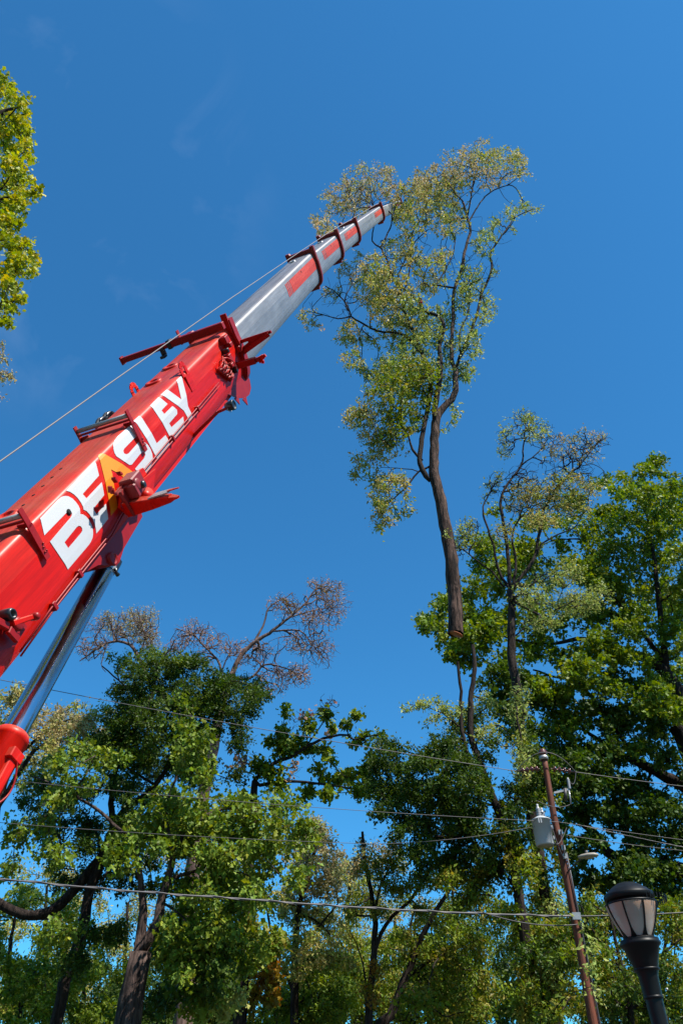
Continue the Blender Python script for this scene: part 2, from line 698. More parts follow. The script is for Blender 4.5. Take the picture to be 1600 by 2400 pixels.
# collars with ears at each section's end
def collar(t, w_in, parent, name='collar', th=0.11, rim=0.075, ear=0.13, mat=None):
    sc = w_in / W0
    cy = cy_at(t)
    inner = full_ring(sc * 1.004)
    outer = full_ring(sc, rim)
    top = HALF[0][1] * sc
    hw = W0 / 2 * sc
    m = len(inner)
    mb = MB()
    vs = []
    for tt in (t - th, t):
        for q in inner:
            vs.append(Lb(tt, XO + q[0], cy + q[1]))
        for q in outer:
            vs.append(Lb(tt, XO + q[0], cy + q[1]))
    fs = []
    for k in range(m):
        k2 = (k + 1) % m
        fs += [(k, k2, m + k2, m + k), (2 * m + k, 3 * m + k, 3 * m + k2, 2 * m + k2),
               (m + k, m + k2, 3 * m + k2, 3 * m + k), (k, 2 * m + k, 2 * m + k2, k2)]
    mb.add(vs, fs)
    # square shoulders, cross plate and ears
    for s in (-1, 1):
        x0 = hw - .06
        pts = [Lb(t - th - .004, XO + s * x, cy + y) for x, y in
               ((x0 - .10, top + rim * .4), (hw + rim, top - .25), (hw + rim + .006, top + ear), (hw - .02, top + ear), (hw - .05, top + rim + .03))]
        mb.prism(pts, D0 * (th + .008))
    mb.box(Lb(t - th / 2, XO, cy + top + rim * .65), D0 * (th / 2 + .002), SX * (hw + rim), NY * (rim * .65))
    mb.box(Lb(t - th / 2, XO, cy + HALF[-1][1] * sc - rim * .7), D0 * (th / 2 + .003), SX * hw * .55, NY * (rim * .8))
    return mb.build(name, mat or M['collar'], parent)


for (o, t0, t1, w) in sec_objs:
    c = collar(t1 + .02, w, o, rim=.10 if w > .5 else .07, ear=.19 if w > .5 else .12, th=.16)
    # row of black discs painted as shaded openings in the cross plate
    sc = w / W0
    for q in (-.25, .0, .25):
        MB().lathe(Lb(t1 - .105, XO + q * w, cy_at(t1) + HALF[0][1] * sc + .05), -D0, [(0, 0), (0, .018), (.004, .018), (.004, 0)], 10).build('bolt_hole', M['hole'], o)


# painted pieces that follow the plate surface
def decal(polys, name, mat, parent, off=0.004, sc=1.0, deflect=False):
    """polys: list of closed outlines in (t, p); later ones inside the first are holes"""
    cu = bpy.data.curves.new(name, 'CURVE')
    cu.dimensions = '2D'
    cu.fill_mode = 'BOTH'
    for pl in polys:
        sp = cu.splines.new('POLY')
        sp.points.add(len(pl) - 1)
        for i, (t, p) in enumerate(pl):
            sp.points[i].co = (t, p, 0, 1)
        sp.use_cyclic_u = True
    tmp = bpy.data.objects.new('tmp', cu)
    COL.objects.link(tmp)
    dg = bpy.context.evaluated_depsgraph_get()
    me = bpy.data.meshes.new_from_object(tmp.evaluated_get(dg))
    bpy.data.objects.remove(tmp)
    bpy.data.curves.remove(cu)
    bm = bmesh.new()
    bm.from_mesh(me)
    bmesh.ops.remove_doubles(bm, verts=bm.verts, dist=1e-5)
    for p in PL[1:-1]:
        g = list(bm.verts) + list(bm.edges) + list(bm.faces)
        bmesh.ops.bisect_plane(bm, geom=g, plane_co=(0, p * sc, 0), plane_no=(0, 1, 0), dist=1e-5)
    rl = np.array(root_of(parent).location)
    for vtx in bm.verts:
        t, p = vtx.co.x, vtx.co.y
        q = prof_at(p / sc, off / sc) * sc
        vtx.co = tuple(Lb(t, XO + q[0], (cy_at(t) if deflect else YO) + q[1]) - rl)
    for fc in bm.faces:
        if fc.normal.dot(Vector(SX)) < 0:
            fc.normal_flip()
    bm.normal_update()
    for fc in bm.faces:
        if fc.normal.dot(Vector(SX)) < -0.05:
            fc.normal_flip()
    # give the film a real thickness
    ext = bmesh.ops.extrude_face_region(bm, geom=list(bm.faces))
    for g in ext['geom']:
        if isinstance(g, bmesh.types.BMVert):
            g.co += Vector(SX) * 0.002
    bmesh.ops.recalc_face_normals(bm, faces=bm.faces)
    bm.to_mesh(me)
    bm.free()
    return link(name, me, mat, parent)


def smooth_outline(pts, rounds):
    return pts


R1 = lambda x, y: (80 + x / 6.272, 1040 + y / 6.272)
R2 = lambda x, y: (230 + x / 6.533, 860 + y / 6.533)
LETTERS = [
    ('white', R1, [[(88, 1098), (350, 825), (400, 785), (450, 768), (500, 773), (560, 805), (610, 855), (650, 910), (672, 960), (678, 1035),
                    (715, 1038), (760, 1068), (810, 1128), (845, 1200), (862, 1270), (865, 1330), (855, 1390), (830, 1445), (800, 1490),
                    (495, 1850), (460, 1780), (232, 1440), (530, 1092), (552, 1055), (556, 1022), (545, 1000), (520, 988), (485, 1003), (150, 1348)],
                   [(445, 1450), (625, 1225), (655, 1206), (685, 1215), (705, 1245), (706, 1280), (690, 1310), (500, 1535)]]),
    ('white', R1, [[(472, 692), (890, 258), (953, 468), (712, 740), (768, 805), (990, 568), (1028, 755), (866, 960), (915, 1040), (1052, 882),
                    (1088, 1105), (912, 1322), (905, 1250), (890, 1180), (860, 1110), (815, 1040), (770, 990), (725, 970), (718, 930), (690, 870),
                    (640, 800), (590, 750), (530, 710)]]),
    ('orange', R1, [[(940, 195), (948, 168), (975, 148), (1005, 143), (1040, 155), (1490, 445), (1610, 525), (1575, 655), (1340, 510), (1128, 378),
                     (1185, 690), (1228, 935), (1128, 1060), (1120, 960), (1045, 560)]]),
    ('white', R2, [[(515, 878), (300, 1065), (255, 1125), (230, 1190), (232, 1255), (250, 1320), (278, 1368), (400, 1450), (480, 1503), (515, 1495),
                    (640, 1335), (680, 1305), (710, 1310), (722, 1345), (700, 1400), (562, 1563), (600, 1605), (680, 1670), (790, 1540), (825, 1470),
                    (835, 1400), (825, 1330), (800, 1260), (760, 1195), (710, 1155), (660, 1140), (620, 1150), (465, 1325), (430, 1340), (395, 1325),
                    (382, 1285), (400, 1250), (560, 1085), (608, 1042)]]),
    ('white', R2, [[(540, 830), (628, 752), (800, 990), (895, 1170), (1030, 1045), (1065, 1105), (1095, 1185), (902, 1412), (885, 1380), (720, 1070)]]),
    ('white', R2, [[(792, 598), (920, 470), (1062, 568), (968, 665), (1010, 722), (1135, 600), (1205, 660), (1210, 720), (1085, 865), (1120, 925),
                    (1300, 760), (1320, 925), (1125, 1160), (1100, 1080), (960, 820)]]),
    ('white', R2, [[(955, 432), (1045, 352), (1272, 500), (1195, 210), (1268, 145), (1300, 240), (1345, 420), (1372, 600), (1420, 700), (1450, 785),
                    (1395, 850), (1360, 760), (1310, 670), (1190, 575)]]),
]
for k, (mt, fn, polys) in enumerate(LETTERS):
    out = []
    for pl in polys:
        q = [on_surf(*fn(*p)) for p in pl]
        out.append([a for a in q if a is not None])
    lo = decal(out, 'letter', M[mt], base)
    if mt == 'orange':
        lo['label'] = 'orange letter A shaped like an open peak'

# red bands near the end of each grey section (three thin bars, then a broad block)
for (o, t0, t1, w) in sec_objs:
    sc = w / W0
    pa, pb = PL[7] * sc + .05, (PL[8] + .24) * sc
    L_ = min(4.1, (t1 - t0) * .62) if w > .55 else 2.6
    for k in range(4):
        a = t1 - .25 - L_ + k * .17
        b = a + .10 if k < 3 else t1 - .22
        decal([[(a, pa), (b, pa), (b, pb), (a, pb)]], 'stripe', M['stripe'], o, sc=sc, deflect=True)
    # small black disc for the dark inside of an inspection hole
    q = prof_at((PL[8] - .12), .006 / sc) * sc
    th_ = t1 - L_ * .55
    MB().lathe(Lb(th_, XO + q[0], cy_at(th_) + q[1]), SX, [(0, 0), (0, .035), (.005, .035), (.005, 0)], 12).build('inspection_hole', M['hole'], o)

# -------- lower boom fittings
TOPY = YO + HALF[0][1]


def put(mb, name, mat, parent=None, **kw):
    return mb.build(name, mat, parent or base, **kw)


# black discs for shade in the top and side holes, raised cover discs
for u, v in ((143.8, 1098.7), (123, 1118.6), (101.8, 1139), (79.5, 1160.5), (55.7, 1184)):
    q = on_y(u, v, TOPY)
    put(MB().lathe(Lb(q[0], q[1], TOPY + .001), NY, [(0, 0), (0, .026), (.004, .026), (.004, 0)], 12), 'drain_hole', M['hole'])
tp = on_surf(161, 1200.5)
q = prof_at(tp[1], .0065)
put(MB().lathe(Lb(tp[0], XO + q[0], YO + q[1]), SX, [(0, 0), (0, .045), (.006, .045), (.006, 0)], 16), 'side_hole', M['hole'])
for u, v, r in ((360, 897, .17), (399, 861, .17), (17, 1212, .17)):
    q = on_y(u, v, TOPY)
    put(MB().lathe(Lb(q[0], q[1], TOPY - .01), NY, [(0, r), (.03, r), (.045, r - .02), (.045, r * .55), (.02, r * .5), (.02, 0)], 24), 'cover_disc', M['red'])
for sec, fr in ((0, .12), (0, .9), (1, .75), (2, .75)):
    o, t0, t1, w = sec_objs[sec]
    t = t0 + (t1 - t0) * fr
    y = cy_at(t) + HALF[0][1] * w / W0
    MB().lathe(Lb(t, XO - .1, y - .005), NY, [(0, .11), (.03, .11), (.04, .09), (.04, .05), (.02, .045), (.02, 0)], 20).build('cover_disc', M['steel'], o)


# rope rollers across the top plate
def rope_roller(u, v, parent):
    q = on_y(u, v, .72)
    t = q[0]
    hw = .50
    fr = MB().bar(Lb(t - .02, XO - hw + .01, .675), Lb(t - .02, XO + hw - .01, .675), .05, .03, NY).build('roller_frame', M['red_dark'], parent)
    for s in (-1, 1):
        mb = MB()
        x = XO + s * hw
        mb.box(Lb(t, x, .70), D0 * .045, SX * .012, NY * .13)
        mb.prism([Lb(t - .05, x - s * .008, y_) + D0 * (.0) for y_ in ()] or
                 [Lb(t + a, x - s * .010, b) for a, b in ((-.05, .60), (.06, .60), (.03, .10), (-.07, .10))], SX * s * .022)
        mb.bar(Lb(t, x, .60), Lb(t, XO + s * (hw - .16), TOPY), .03, .06, NY)
        mb.build('roller_plate', M['red_dark'], fr)
    MB().tube([Lb(t, XO - hw + .01, .745), Lb(t, XO + hw - .01, .745)], .038, 12).build('roller', M['steel'], fr)
    for a, b in ((-.02, .2), (.02, .2), (0, .26), (.03, .30)):
        MB().lathe(Lb(t + a, XO + hw + .012, b), SX, [(0, .014), (.015, .014), (.015, 0)], 8).build('bolt', M['red_dark'], fr)


rope_roller(291, 980, crane)
rope_roller(50, 1213, crane)

# lifting hoops on the top corners
for u, v, s in ((427, 868, 1), (316, 908, -1)):
    q = on_x(u, v, XO + s * .42)
    t = q[0]
    xc = XO + s * .42
    pts = [Lb(t + a, xc + s * .03, b) for a, b in ((-.11, .50), (-.11, .68), (-.05, .74), (.05, .74), (.11, .68), (.11, .50))]
    mb = MB()
    for i in range(len(pts) - 1):
        mb.bar(pts[i], pts[i + 1], .10, .018, SX)
    if s > 0:
        mb.box(Lb(t + .0, xc + .05, .36), D0 * .11, SX * .012, NY * .16)
    put(mb, 'guide_hoop', M['red'])

# hydraulic pipes along the lower side, with clamps
P_PX = [(40, 1526), (119, 1416), (178.9, 1340), (254.6, 1246.5), (328, 1108), (398.4, 1025), (458, 956.5), (508, 898)]
tps = [on_surf(*p) for p in P_PX]
for off, dp in ((.045, 0), (.045, .06)):
    pts = []
    for t, p in tps:
        q = prof_at(p + dp, off)
        pts.append(Lb(t, XO + q[0], YO + q[1]))
    put(MB().tube(pts, .013, 8), 'hydraulic_pipe', M['red_dark'])
for i in (1, 2, 5, 6):
    t, p = tps[i]
    q = prof_at(p + .03, .035)
    put(MB().box(Lb(t, XO + q[0], YO + q[1]), D0 * .035, SX * .04, NY * .06), 'pipe_clamp', M['red_dark'], bevel=.008)

# flange along the underside
put(MB().box(Lb(-4.2, XO + .27, YO - .64), D0 * 3.2, SX * .012, NY * .045), 'lower_flange', M['red'])

# -------- end head of the lower boom
head = collar(-.42, W0, crane, 'boom_head', th=.22, rim=.10, ear=.17, mat=M['red_dark'])
tA = -.42
# transverse beam with a joint, reaching out over the left side
b0, b1, b2 = Lb(-1.05, .40, .76), Lb(-1.05, -.95, .76), Lb(-1.05, -2.2, .76)
arm = MB().bar(b0, b1, .15, .16, NY).build('transverse_beam', M['red_dark'], crane, bevel=.01)
MB().bar(b1 + SX * .002, b2, .12, .125, NY).build('beam_extension', M['red_dark'], arm, bevel=.01)
MB().box(b1, D0 * .09, SX * .05, NY * .10).build('joint_block', M['black'], arm, bevel=.01)
MB().box(b2, D0 * .075, SX * .02, NY * .09).build('end_plate', M['red_dark'], arm)
MB().box(Lb(-1.02, XO - .53, .82), D0 * .06, SX * .012, NY * .16).build('rope_guide', M['red_dark'], arm)
jj = Lb(-1.12, -1.15, .66)
MB().box(jj, D0 * .05, SX * .05, NY * .09).box(jj - D0 * .08 - NY * .09, D0 * .08, SX * .06, NY * .03).build('latch', M['black'], arm, bevel=.01)
# ear plate standing on the head
q1 = on_x(525, 752, .36)
MB().prism([Lb(tA - .27, x, y) for x, y in ((.22, .52), (.38, .48), (.40, .93), (.26, .93))], D0 * .05).build('ear_plate', M['red_dark'], head)
# triangular jib bracket on the right side
tr = MB()
tpts = [on_t(u, v, tA - .12) for u, v in ((535, 803), (558, 799), (628, 776), (630, 782), (575, 826), (548, 838))]
hole = [on_t(u, v, tA - .12) for u, v in ((566, 805), (576, 800), (581, 803), (569, 813))]
top = [Lb(tA - .12, q[1], q[2]) for q in (tpts[0], tpts[1], tpts[2], tpts[3])]
bot = [Lb(tA - .12, q[1], q[2]) for q in (tpts[0], tpts[5], tpts[4], tpts[3])]
P_ = lambda u, v: (lambda q: Lb(tA - .12, q[1], q[2]))(on_t(u, v, tA - .12))
tr.prism([P_(535, 803), P_(558, 799), P_(628, 776), P_(630, 781), P_(581, 800), P_(566, 805)], D0 * .05)
tr.prism([P_(630, 781), P_(575, 826), P_(560, 832), P_(565, 816), P_(581, 803), P_(581, 800)], D0 * .05)
tr.prism([P_(535, 803), P_(566, 805), P_(565, 816), P_(560, 832), P_(546, 842), P_(540, 830)], D0 * .05)
tr.bar(P_(628, 777) + D0 * .02, P_(631, 783) + D0 * .02, .12, .05, D0)
tr.bar(P_(631, 782) - D0 * .05, P_(560, 833) - D0 * .05, .10, .03, D0)
tr.build('jib_bracket', M['red_dark'], head)
MB().box(P_(560, 815) - D0 * .1, D0 * .1, SX * .09, NY * .07).box(P_(545, 812) - D0 * .12, D0 * .12, SX * .10, NY * .12) \
    .build('hinge_block', M['red_dark'], head, bevel=.015)
MB().box(P_(533, 822) - D0 * .15, D0 * .16, SX * .06, NY * .20).build('dark_housing', M['black'], head, bevel=.02)
MB().box(P_(535, 800) - D0 * .10, D0 * .12, SX * .05, NY * .05).box(P_(531, 790) - D0 * .16, D0 * .03, SX * .07, NY * .06).build('latch', M['red_dark'], head, bevel=.01)
# pin arm with a forked end
tB = tA - .55
Q_ = lambda u, v, t=tB: (lambda q: Lb(t, q[1], q[2]))(on_t(u, v, t))
pa_ = MB()
pa_.bar(Q_(538, 862), Q_(600, 844), .14, .15, D0)
pa_.bar(Q_(600, 844), Q_(609, 841), .10, .10, D0)
pa_.build('pin_arm', M['red_dark'], head, bevel=.012)
fk = MB()
fk.bar(Q_(608, 841), Q_(618, 835), .10, .05, D0)
fk.bar(Q_(617, 836), Q_(622, 832), .07, .04, D0)
fk.bar(Q_(608, 842), Q_(614, 848), .10, .05, D0)
fk.bar(Q_(613, 848), Q_(619, 848), .07, .04, D0)
fk.build('fork', M['red'], head)
# lower cheek plates of the head
ck = MB()
for x in (.18, -.42):
    pts = [Lb(t, x, y) for t, y in ((-1.9, -.50), (-.45, -.42), (-.42, -.70), (-.55, -.86), (-.8, -.93), (-1.1, -.90), (-1.5, -.75))]
    ck.prism(pts, SX * .03)
ck.build('cheek_plate', M['red_dark'], head)
for a, b in ((-1.55, -.72), (-1.15, -.9)):
    MB().prism([Lb(a - .16, .20, b + .04), Lb(a + .10, .20, b + .02), Lb(a - .02, .20, b - .16)], SX * .02).build('lug', M['red_dark'], head)
# bundle of hoses at the head
def H_(u, v, off):
    t, pp = on_surf(u, v)
    q = prof_at(pp, off)
    return Lb(t, XO + q[0], YO + q[1])


for k in range(8):
    s0 = H_(505 + k * 4.0, 868 + k * 3.4, .03)
    s1 = H_(517 + k * 3.2, 838 + k * 5.2, .05)
    mid = (s0 + s1) / 2 + SX * (.14 + .03 * (k % 3)) - D0 * (.10 + .05 * (k % 2)) + NY * random.uniform(-.08, .08)
    pts = [(1 - f) ** 2 * s0 + 2 * f * (1 - f) * mid + f * f * s1 for f in np.linspace(0, 1, 14)]
    MB().tube(pts, .015, 8).build('hydraulic_hose', M['red_dark'] if k % 2 else M['red'], head)
for k in range(6):
    p0 = H_(509 + k * 5.0, 872 + k * 4.2, .04)
    MB().tube([p0, p0 + D0 * .22 + SX * .02], .032, 8).build('hose_fitting', M['red_dark'], head)
for k, (u, v) in enumerate(((522, 826), (527, 842), (533, 858), (541, 868), (529, 812), (519, 800))):
    c = H_(u, v, .07)
    MB().box(c, D0 * (.05 + .03 * (k % 3)), SX * .08, NY * (.05 + .03 * (k % 2))).build('valve_block', M['red_dark'] if k % 3 else M['black'], head, bevel=.012)
lp = [H_(508, 862, .06) + (H_(545, 872, .10) - H_(508, 862, .06)) * f + NY * .20 * math.sin(math.pi * (f ** .6)) + SX * .15 * math.sin(math.pi * f) for f in np.linspace(0, 1, 18)]
MB().tube(lp, .014, 8).build('hydraulic_hose', M['red'], head)

# -------- work lamp below the boom
tL = -4.2
lq0, lq1, lq2 = on_t(485, 984, tL), on_t(510, 966, tL), on_t(531, 957, tL)
wl_ = MB().bar(Lb(tL, XO + .2, YO - .60), Lb(tL, lq1[1], lq1[2]), .06, .06, D0) \
    .bar(Lb(tL, lq1[1], lq1[2]), Lb(tL, lq2[1], lq2[2]), .05, .05, D0).build('lamp_bracket', M['red_dark'], crane, bevel=.006)
lc = on_t(540, 951, tL)
lcw = Lb(tL, lc[1], lc[2])
MB().lathe(lcw - SX * .09, SX, [(0, .02), (0, .07), (.05, .09), (.13, .10), (.17, .095), (.17, .08), (.155, .07), (.155, 0)], 18).build('work_lamp', M['black'], wl_)
cg = [lcw + D0 * .11 * math.cos(a) - NY * .11 * math.sin(a) - SX * .03 for a in np.linspace(0, math.pi, 12)]
MB().tube(cg, .006, 6).build('lamp_yoke', M['steel'], wl_)

# -------- jib stowage winch on the lower boom's side
tW = on_x(300, 1140, .45)[0]
W_ = lambda u, v, t=tW: (lambda q: Lb(t, q[1], q[2]))(on_t(u, v, t))
X_ = lambda u, v, x: (lambda q: Lb(*q))(on_x(u, v, x))
win = MB()
win.prism([X_(285, 1128, .335), X_(330, 1098, .335), X_(350, 1135, .335), X_(300, 1210, .335), X_(276, 1190, .335)], SX * .05)
win.prism([X_(328, 1128, .42), X_(362, 1099, .42), X_(355, 1160, .42), X_(338, 1166, .42)], SX * .03)
win = win.build('stowage_bracket', M['red'], crane)
hb = MB()
c_ = X_(312, 1136, .58)
hb.box(c_, D0 * .17, SX * .12, NY * .15)
hb.box(c_ - D0 * .20 - NY * .03, D0 * .05, SX * .16, NY * .11)
hb.build('winch_box', M['collar'], win, bevel=.02)  # darker maroon puts the shade on the winch into its colour
MB().lathe(X_(314, 1136, .66) + SX * .04, SX, [(0, .09), (.03, .09), (.045, .07), (.045, 0)], 20).build('winch_cover', M['collar'], win)
MB().lathe(X_(329, 1137, .70), SX, [(-.05, .05), (.05, .06), (.08, .045), (.08, 0)], 14).build('knob', M['black'], win)
rl_ = MB()
rl_.bar(X_(283, 1150, .55), X_(318, 1206, .55), .09, .05, SX)
rl_.bar(X_(295, 1140, .60), X_(310, 1166, .60), .05, .05, SX)
rl_.bar(X_(310, 1166, .60), X_(331, 1155, .60), .05, .05, SX)
rl_.bar(X_(272, 1158, .52), X_(297, 1130, .52), .05, .04, SX)
rl_.build('rail', M['collar'], win)  # rails darkened the same way, shade as colour
for a, b, c, d in ((284, 1112, 278, 1108), (272, 1129, 266, 1121), (259, 1154, 258, 1140), (265, 1156, 262, 1146)):
    MB().bar(X_(a, b, .56), X_(c, d, .60), .035, .06, SX).build('hook', M['red_dark'], win)
ar = MB()
a0, a1, a2 = X_(325, 1185, .46), X_(362, 1177, .95), X_(402, 1167, 1.35)
ar.bar(X_(300, 1190, .44), a1, .20, .24, NY, .14, .17)
ar.bar(a1, a2, .14, .17, NY, .10, .11)
ar = ar.build('stowage_arm', M['red'], win, bevel=.012)
MB().bar(a1 + NY * .10, a2 + NY * .11 + SX * .03, .16, .02, NY, .13, .02).build('grey_tray', M['steel'], ar)
fkk = MB()
fkk.bar(a2, X_(418, 1165, 1.5), .10, .07, NY, .05, .03)
fkk.bar(a2 + NY * .12, X_(419, 1143, 1.55), .05, .02, NY, .02, .015)
fkk.build('arm_fork', M['red'], ar)
MB().lathe(X_(341, 1162, .62), D0, [(-.12, 0), (-.12, .10), (.10, .10), (.10, 0)], 16).build('pivot_boss', M['red'], win)

# -------- roller fitting at the lower left edge
tF = on_x(22, 1450, .42)[0]
lf = MB()
lf.prism([X_(-12, 1478, .315), X_(30, 1435, .315), X_(58, 1470, .315), X_(30, 1515, .315), X_(-12, 1530, .315)], SX * .04)
lf = lf.build('roller_fitting', M['red_dark'], crane)
MB().lathe(X_(24, 1440, .50), SX, [(-.10, .075), (.02, .075), (.05, .06), (.05, .04), (.0, .035), (.0, 0)], 18).build('socket', M['black'], lf)
MB().bar(X_(28, 1462, .47), X_(76, 1446, .50), .07, .075, SX, .06, .06).build('lever', M['red'], lf, bevel=.01)
MB().lathe(X_(82, 1445, .50), SX, [(-.05, .045), (.03, .05), (.06, .035), (.06, 0)], 14).build('knob', M['red_dark'], lf)
MB().lathe(X_(40, 1463, .46), SX, [(-.1, .08), (.03, .09), (.05, .06), (.05, 0)], 14).build('drum', M['red_dark'], lf)
MB().bar(X_(-10, 1455, .46), X_(18, 1470, .46), .09, .08, SX).bar(X_(20, 1475, .46), X_(42, 1500, .44), .10, .06, SX).build('strut', M['red_dark'], lf, bevel=.01)

# hose reels on the far side
for u, v in ((236, 985), (252, 972)):
    q = on_x(u, v, XO - .55)
    c = Lb(q[0], XO - .55, q[2] - .20)
    rr = MB().lathe(c - SX * .05, SX, [(0, .17), (0, .24), (.02, .25), (.02, .20), (.08, .20), (.08, .25), (.10, .24), (.10, .17), (0, .17)], 26).build('hose_reel', M['black'], crane)
    MB().bar(c, Lb(q[0], XO - .44, .35), .05, .05, D0).build('reel_arm', M['black'], rr)

# -------- luffing cylinder
cy_pts = [on_x(250, 1330, XO), on_x(20, 1742, XO)]
ca, cb = Lb(*cy_pts[0]), Lb(*cy_pts[1])
cdir = (cb - ca) / np.linalg.norm(cb - ca)
bt = on_x(31, 1722, XO)
btop = Lb(*bt)
btop = ca + cdir * ((btop - ca) @ cdir)
cbot = ca + cdir * 8.3
cyl = MB().lathe(btop, cdir, [(0, .150), (0, .196), (.04, .212), (.10, .216), (.11, .206), (6.2, .206), (6.2, 0)], 40).build('luffing_cylinder', M['red'], crane)
MB().lathe(ca, cdir, [(-.05, 0), (-.05, .148), (5.5, .148)], 48).build('piston_rod', M['chrome'], cyl)
MB().lathe(ca - cdir * .02, cdir, [(0, 0), (0, .149), (.001, .1515), (.10, .1515), (.11, .149)], 40).build('rod_collar', M['steel'], cyl)
bx0 = btop + cdir * .75 + SX * .20
MB().box(bx0 + SX * .01, cdir * .34, SX * .035, np.cross(cdir, SX) * .06).box(bx0 - cdir * .40 + SX * .02, cdir * .07, SX * .05, np.cross(cdir, SX) * .10) \
    .build('valve_block', M['red'], cyl, bevel=.012)
hp = [bx0 - cdir * .4 + SX * .06 + (cdir * .7 - SX * .02) * f + np.cross(SX, cdir) * .16 * math.sin(math.pi * f) for f in np.linspace(0, 1, 12)]
MB().tube(hp, .012, 6).build('hydraulic_hose', M['red_dark'], cyl)
# head bracket under the boom that carries the rod eye
hbk = MB()
for x in (XO + .30, XO - .33):
    tq = [on_x(u, v, .15) for u, v in ((330, 1212), (286, 1287), (281, 1303), (276, 1318), (268, 1327), (256, 1325))]
    pts = [Lb(q[0], x, q[2]) for q in tq] + [Lb(tq[-1][0] - .25, x, tq[-1][2] + .16), Lb(tq[-1][0] - .7, x, -.50), Lb(tq[0][0] + .1, x, -.45)]
    hbk.prism(pts, SX * .035)
tq0, tq1 = on_x(330, 1212, .15), on_x(283, 1292, .15)
hbk.prism([Lb(q[0], XO - .30, q[2] + .01) for q in (tq0, tq1)] + [Lb(tq1[0] - .02, XO - .30, tq1[2] + .05), Lb(tq0[0] - .02, XO - .30, tq0[2] + .06)], SX * .60)
hbk = hbk.build('cylinder_bracket', M['red_dark'], crane)
pin = on_x(262, 1310, XO + .335)
MB().lathe(Lb(pin[0], XO - .42, pin[2]), SX, [(0, 0), (0, .10), (.80, .10), (.80, .08), (.79, .07), (.79, 0)], 20).build('pivot_pin', M['red_dark'], hbk)
MB().box(ca - cdir * .10, cdir * .16, SX * .14, np.cross(cdir, SX) * .15).build('rod_eye', M['black'], hbk, bevel=.05)
g0 = on_x(270, 1332, XO + .2)
MB().tube([Lb(*g0), Lb(*on_x(272, 1342, XO + .2)), Lb(*on_x(277, 1348, XO + .2))], [.03, .03, .035], 10).build('grease_nipple', M['black'], hbk)

# -------- hoist rope
rope_pts = [Lb(-16.2, XO + .1, 1.62)] + [Lb(q[0], q[1], q[2]) for q in (on_x(0, 1082, XO + .1), on_x(250, 904, XO + .1), on_x(540, 700, XO + .1), on_x(676, 608, XO + .1))]
rope_pts += [Lb(t, XO + .1, cy_at(t) + HALF[0][1] * w / W0 + .15) for t, w in ((14.0, .70), (18.57, .60), (27.1, .535), (35.9, .45))]
MB().tube(rope_pts, .011, 8).build('hoist_rope', M['rope'], crane)

# boom tip sheaves
tipc = Lb(35.15, XO, cy_at(35.0))
tip = MB()
for x in (-.14, .14):
    tip.prism([Lb(35.9 + a, XO + x, cy_at(36) + b) for a, b in ((-.15, .24), (.35, .28), (.62, .05), (.55, -.30), (.20, -.42), (-.1, -.28))], SX * .03)
tip = tip.build('boom_tip', M['red'], crane)
for b in (.12, -.18):
    MB().lathe(Lb(36.2, XO - .10, cy_at(36) + b), SX, [(0, .03), (0, .20), (.03, .17), (.06, .20), (.06, .03)], 20).build('sheave', M['steel'], tip)

# -------- superstructure and carrier, beside the photographer
HD = np.array([D0[0], D0[1], 0]); HD /= np.linalg.norm(HD)
UPV = np.array([0, 0, 1.0])
F0 = np.array([FOOT[0], FOOT[1], 0])
ss = MB()
for s in (-1, 1):
    c = F0 + SX * (XO * 0 + s * .62)
    ss.prism([c + HD * a + UPV * b for a, b in ((-.5, 1.3), (-.5, FOOT[2] + .5), (.35, FOOT[2] + .55), (1.2, 2.1), (2.6, 1.8), (2.6, 1.3))], SX * .06 * s)
ss.box(F0 + HD * .3 + UPV * 1.35, HD * 2.6, SX * .9, UPV * .12)
ss = ss.build('superstructure', M['red'], crane, bevel=.01)
MB().tube([FOOT - SX * .78, FOOT + SX * .78], .14, 18).build('boom_pivot', M['steel'], ss)
MB().tube([cbot - SX * .6, cbot + SX * .6], .10, 18).build('cylinder_pivot', M['steel'], ss)
MB().box(F0 - HD * 3.2 + UPV * 1.9, HD * .55, SX * 1.25, UPV * .65).build('counterweight', M['red'], ss, bevel=.03)
MB().lathe(F0 - HD * 1.6 - SX * .4 + UPV * 2.0, SX, [(0, 0), (0, .45), (.05, .45), (.05, .32), (.75, .32), (.75, .45), (.8, .45), (.8, 0)], 24).build('winch_drum', M['steel'], ss)
MB().box(F0 + HD * 1.2 - SX * 1.55 + UPV * 2.2, HD * .9, SX * .5, UPV * .8).build('operator_cab', M['red'], ss, bevel=.08)
MB().box(F0 + HD * 1.2 - SX * 1.55 + UPV * 2.45, HD * .915, SX * .515, UPV * .35).build('cab_glass', M['black'], ss, bevel=.02)
MB().lathe(F0 + UPV * 1.0, UPV, [(0, 0), (0, 1.1), (.22, 1.1), (.22, 0)], 32).build('turntable', M['steel'], ss)
CX = np.array([-.25, .97, 0]); CX /= np.linalg.norm(CX)
CYv = np.array([CX[1], -CX[0], 0])
CC = F0 - CX * 2.2
ch = MB()
ch.box(CC + UPV * .8, CX * 6.4, CYv * 1.15, UPV * .2)
ch.box(CC - CX * 6.0 + UPV * 1.5, CX * .95, CYv * 1.25, UPV * .75)
ch = ch.build('carrier_chassis', M['red'], crane, bevel=.03)
for a in (-5.4, -3.7, 1.2, 2.9, 4.6):
    for s in (-1, 1):
        c = CC + CX * a + CYv * (s * 1.18 - .15) + UPV * .64
        wh = MB().lathe(c, CYv, [(0, .30), (0, .58), (.05, .64), (.25, .64), (.30, .58), (.30, .30)], 26).build('wheel', M['rubber'], ch)
        MB().lathe(c + CYv * .03, CYv, [(0, 0), (0, .30), (.24, .30), (.24, 0)], 20).build('rim', M['steel'], wh)
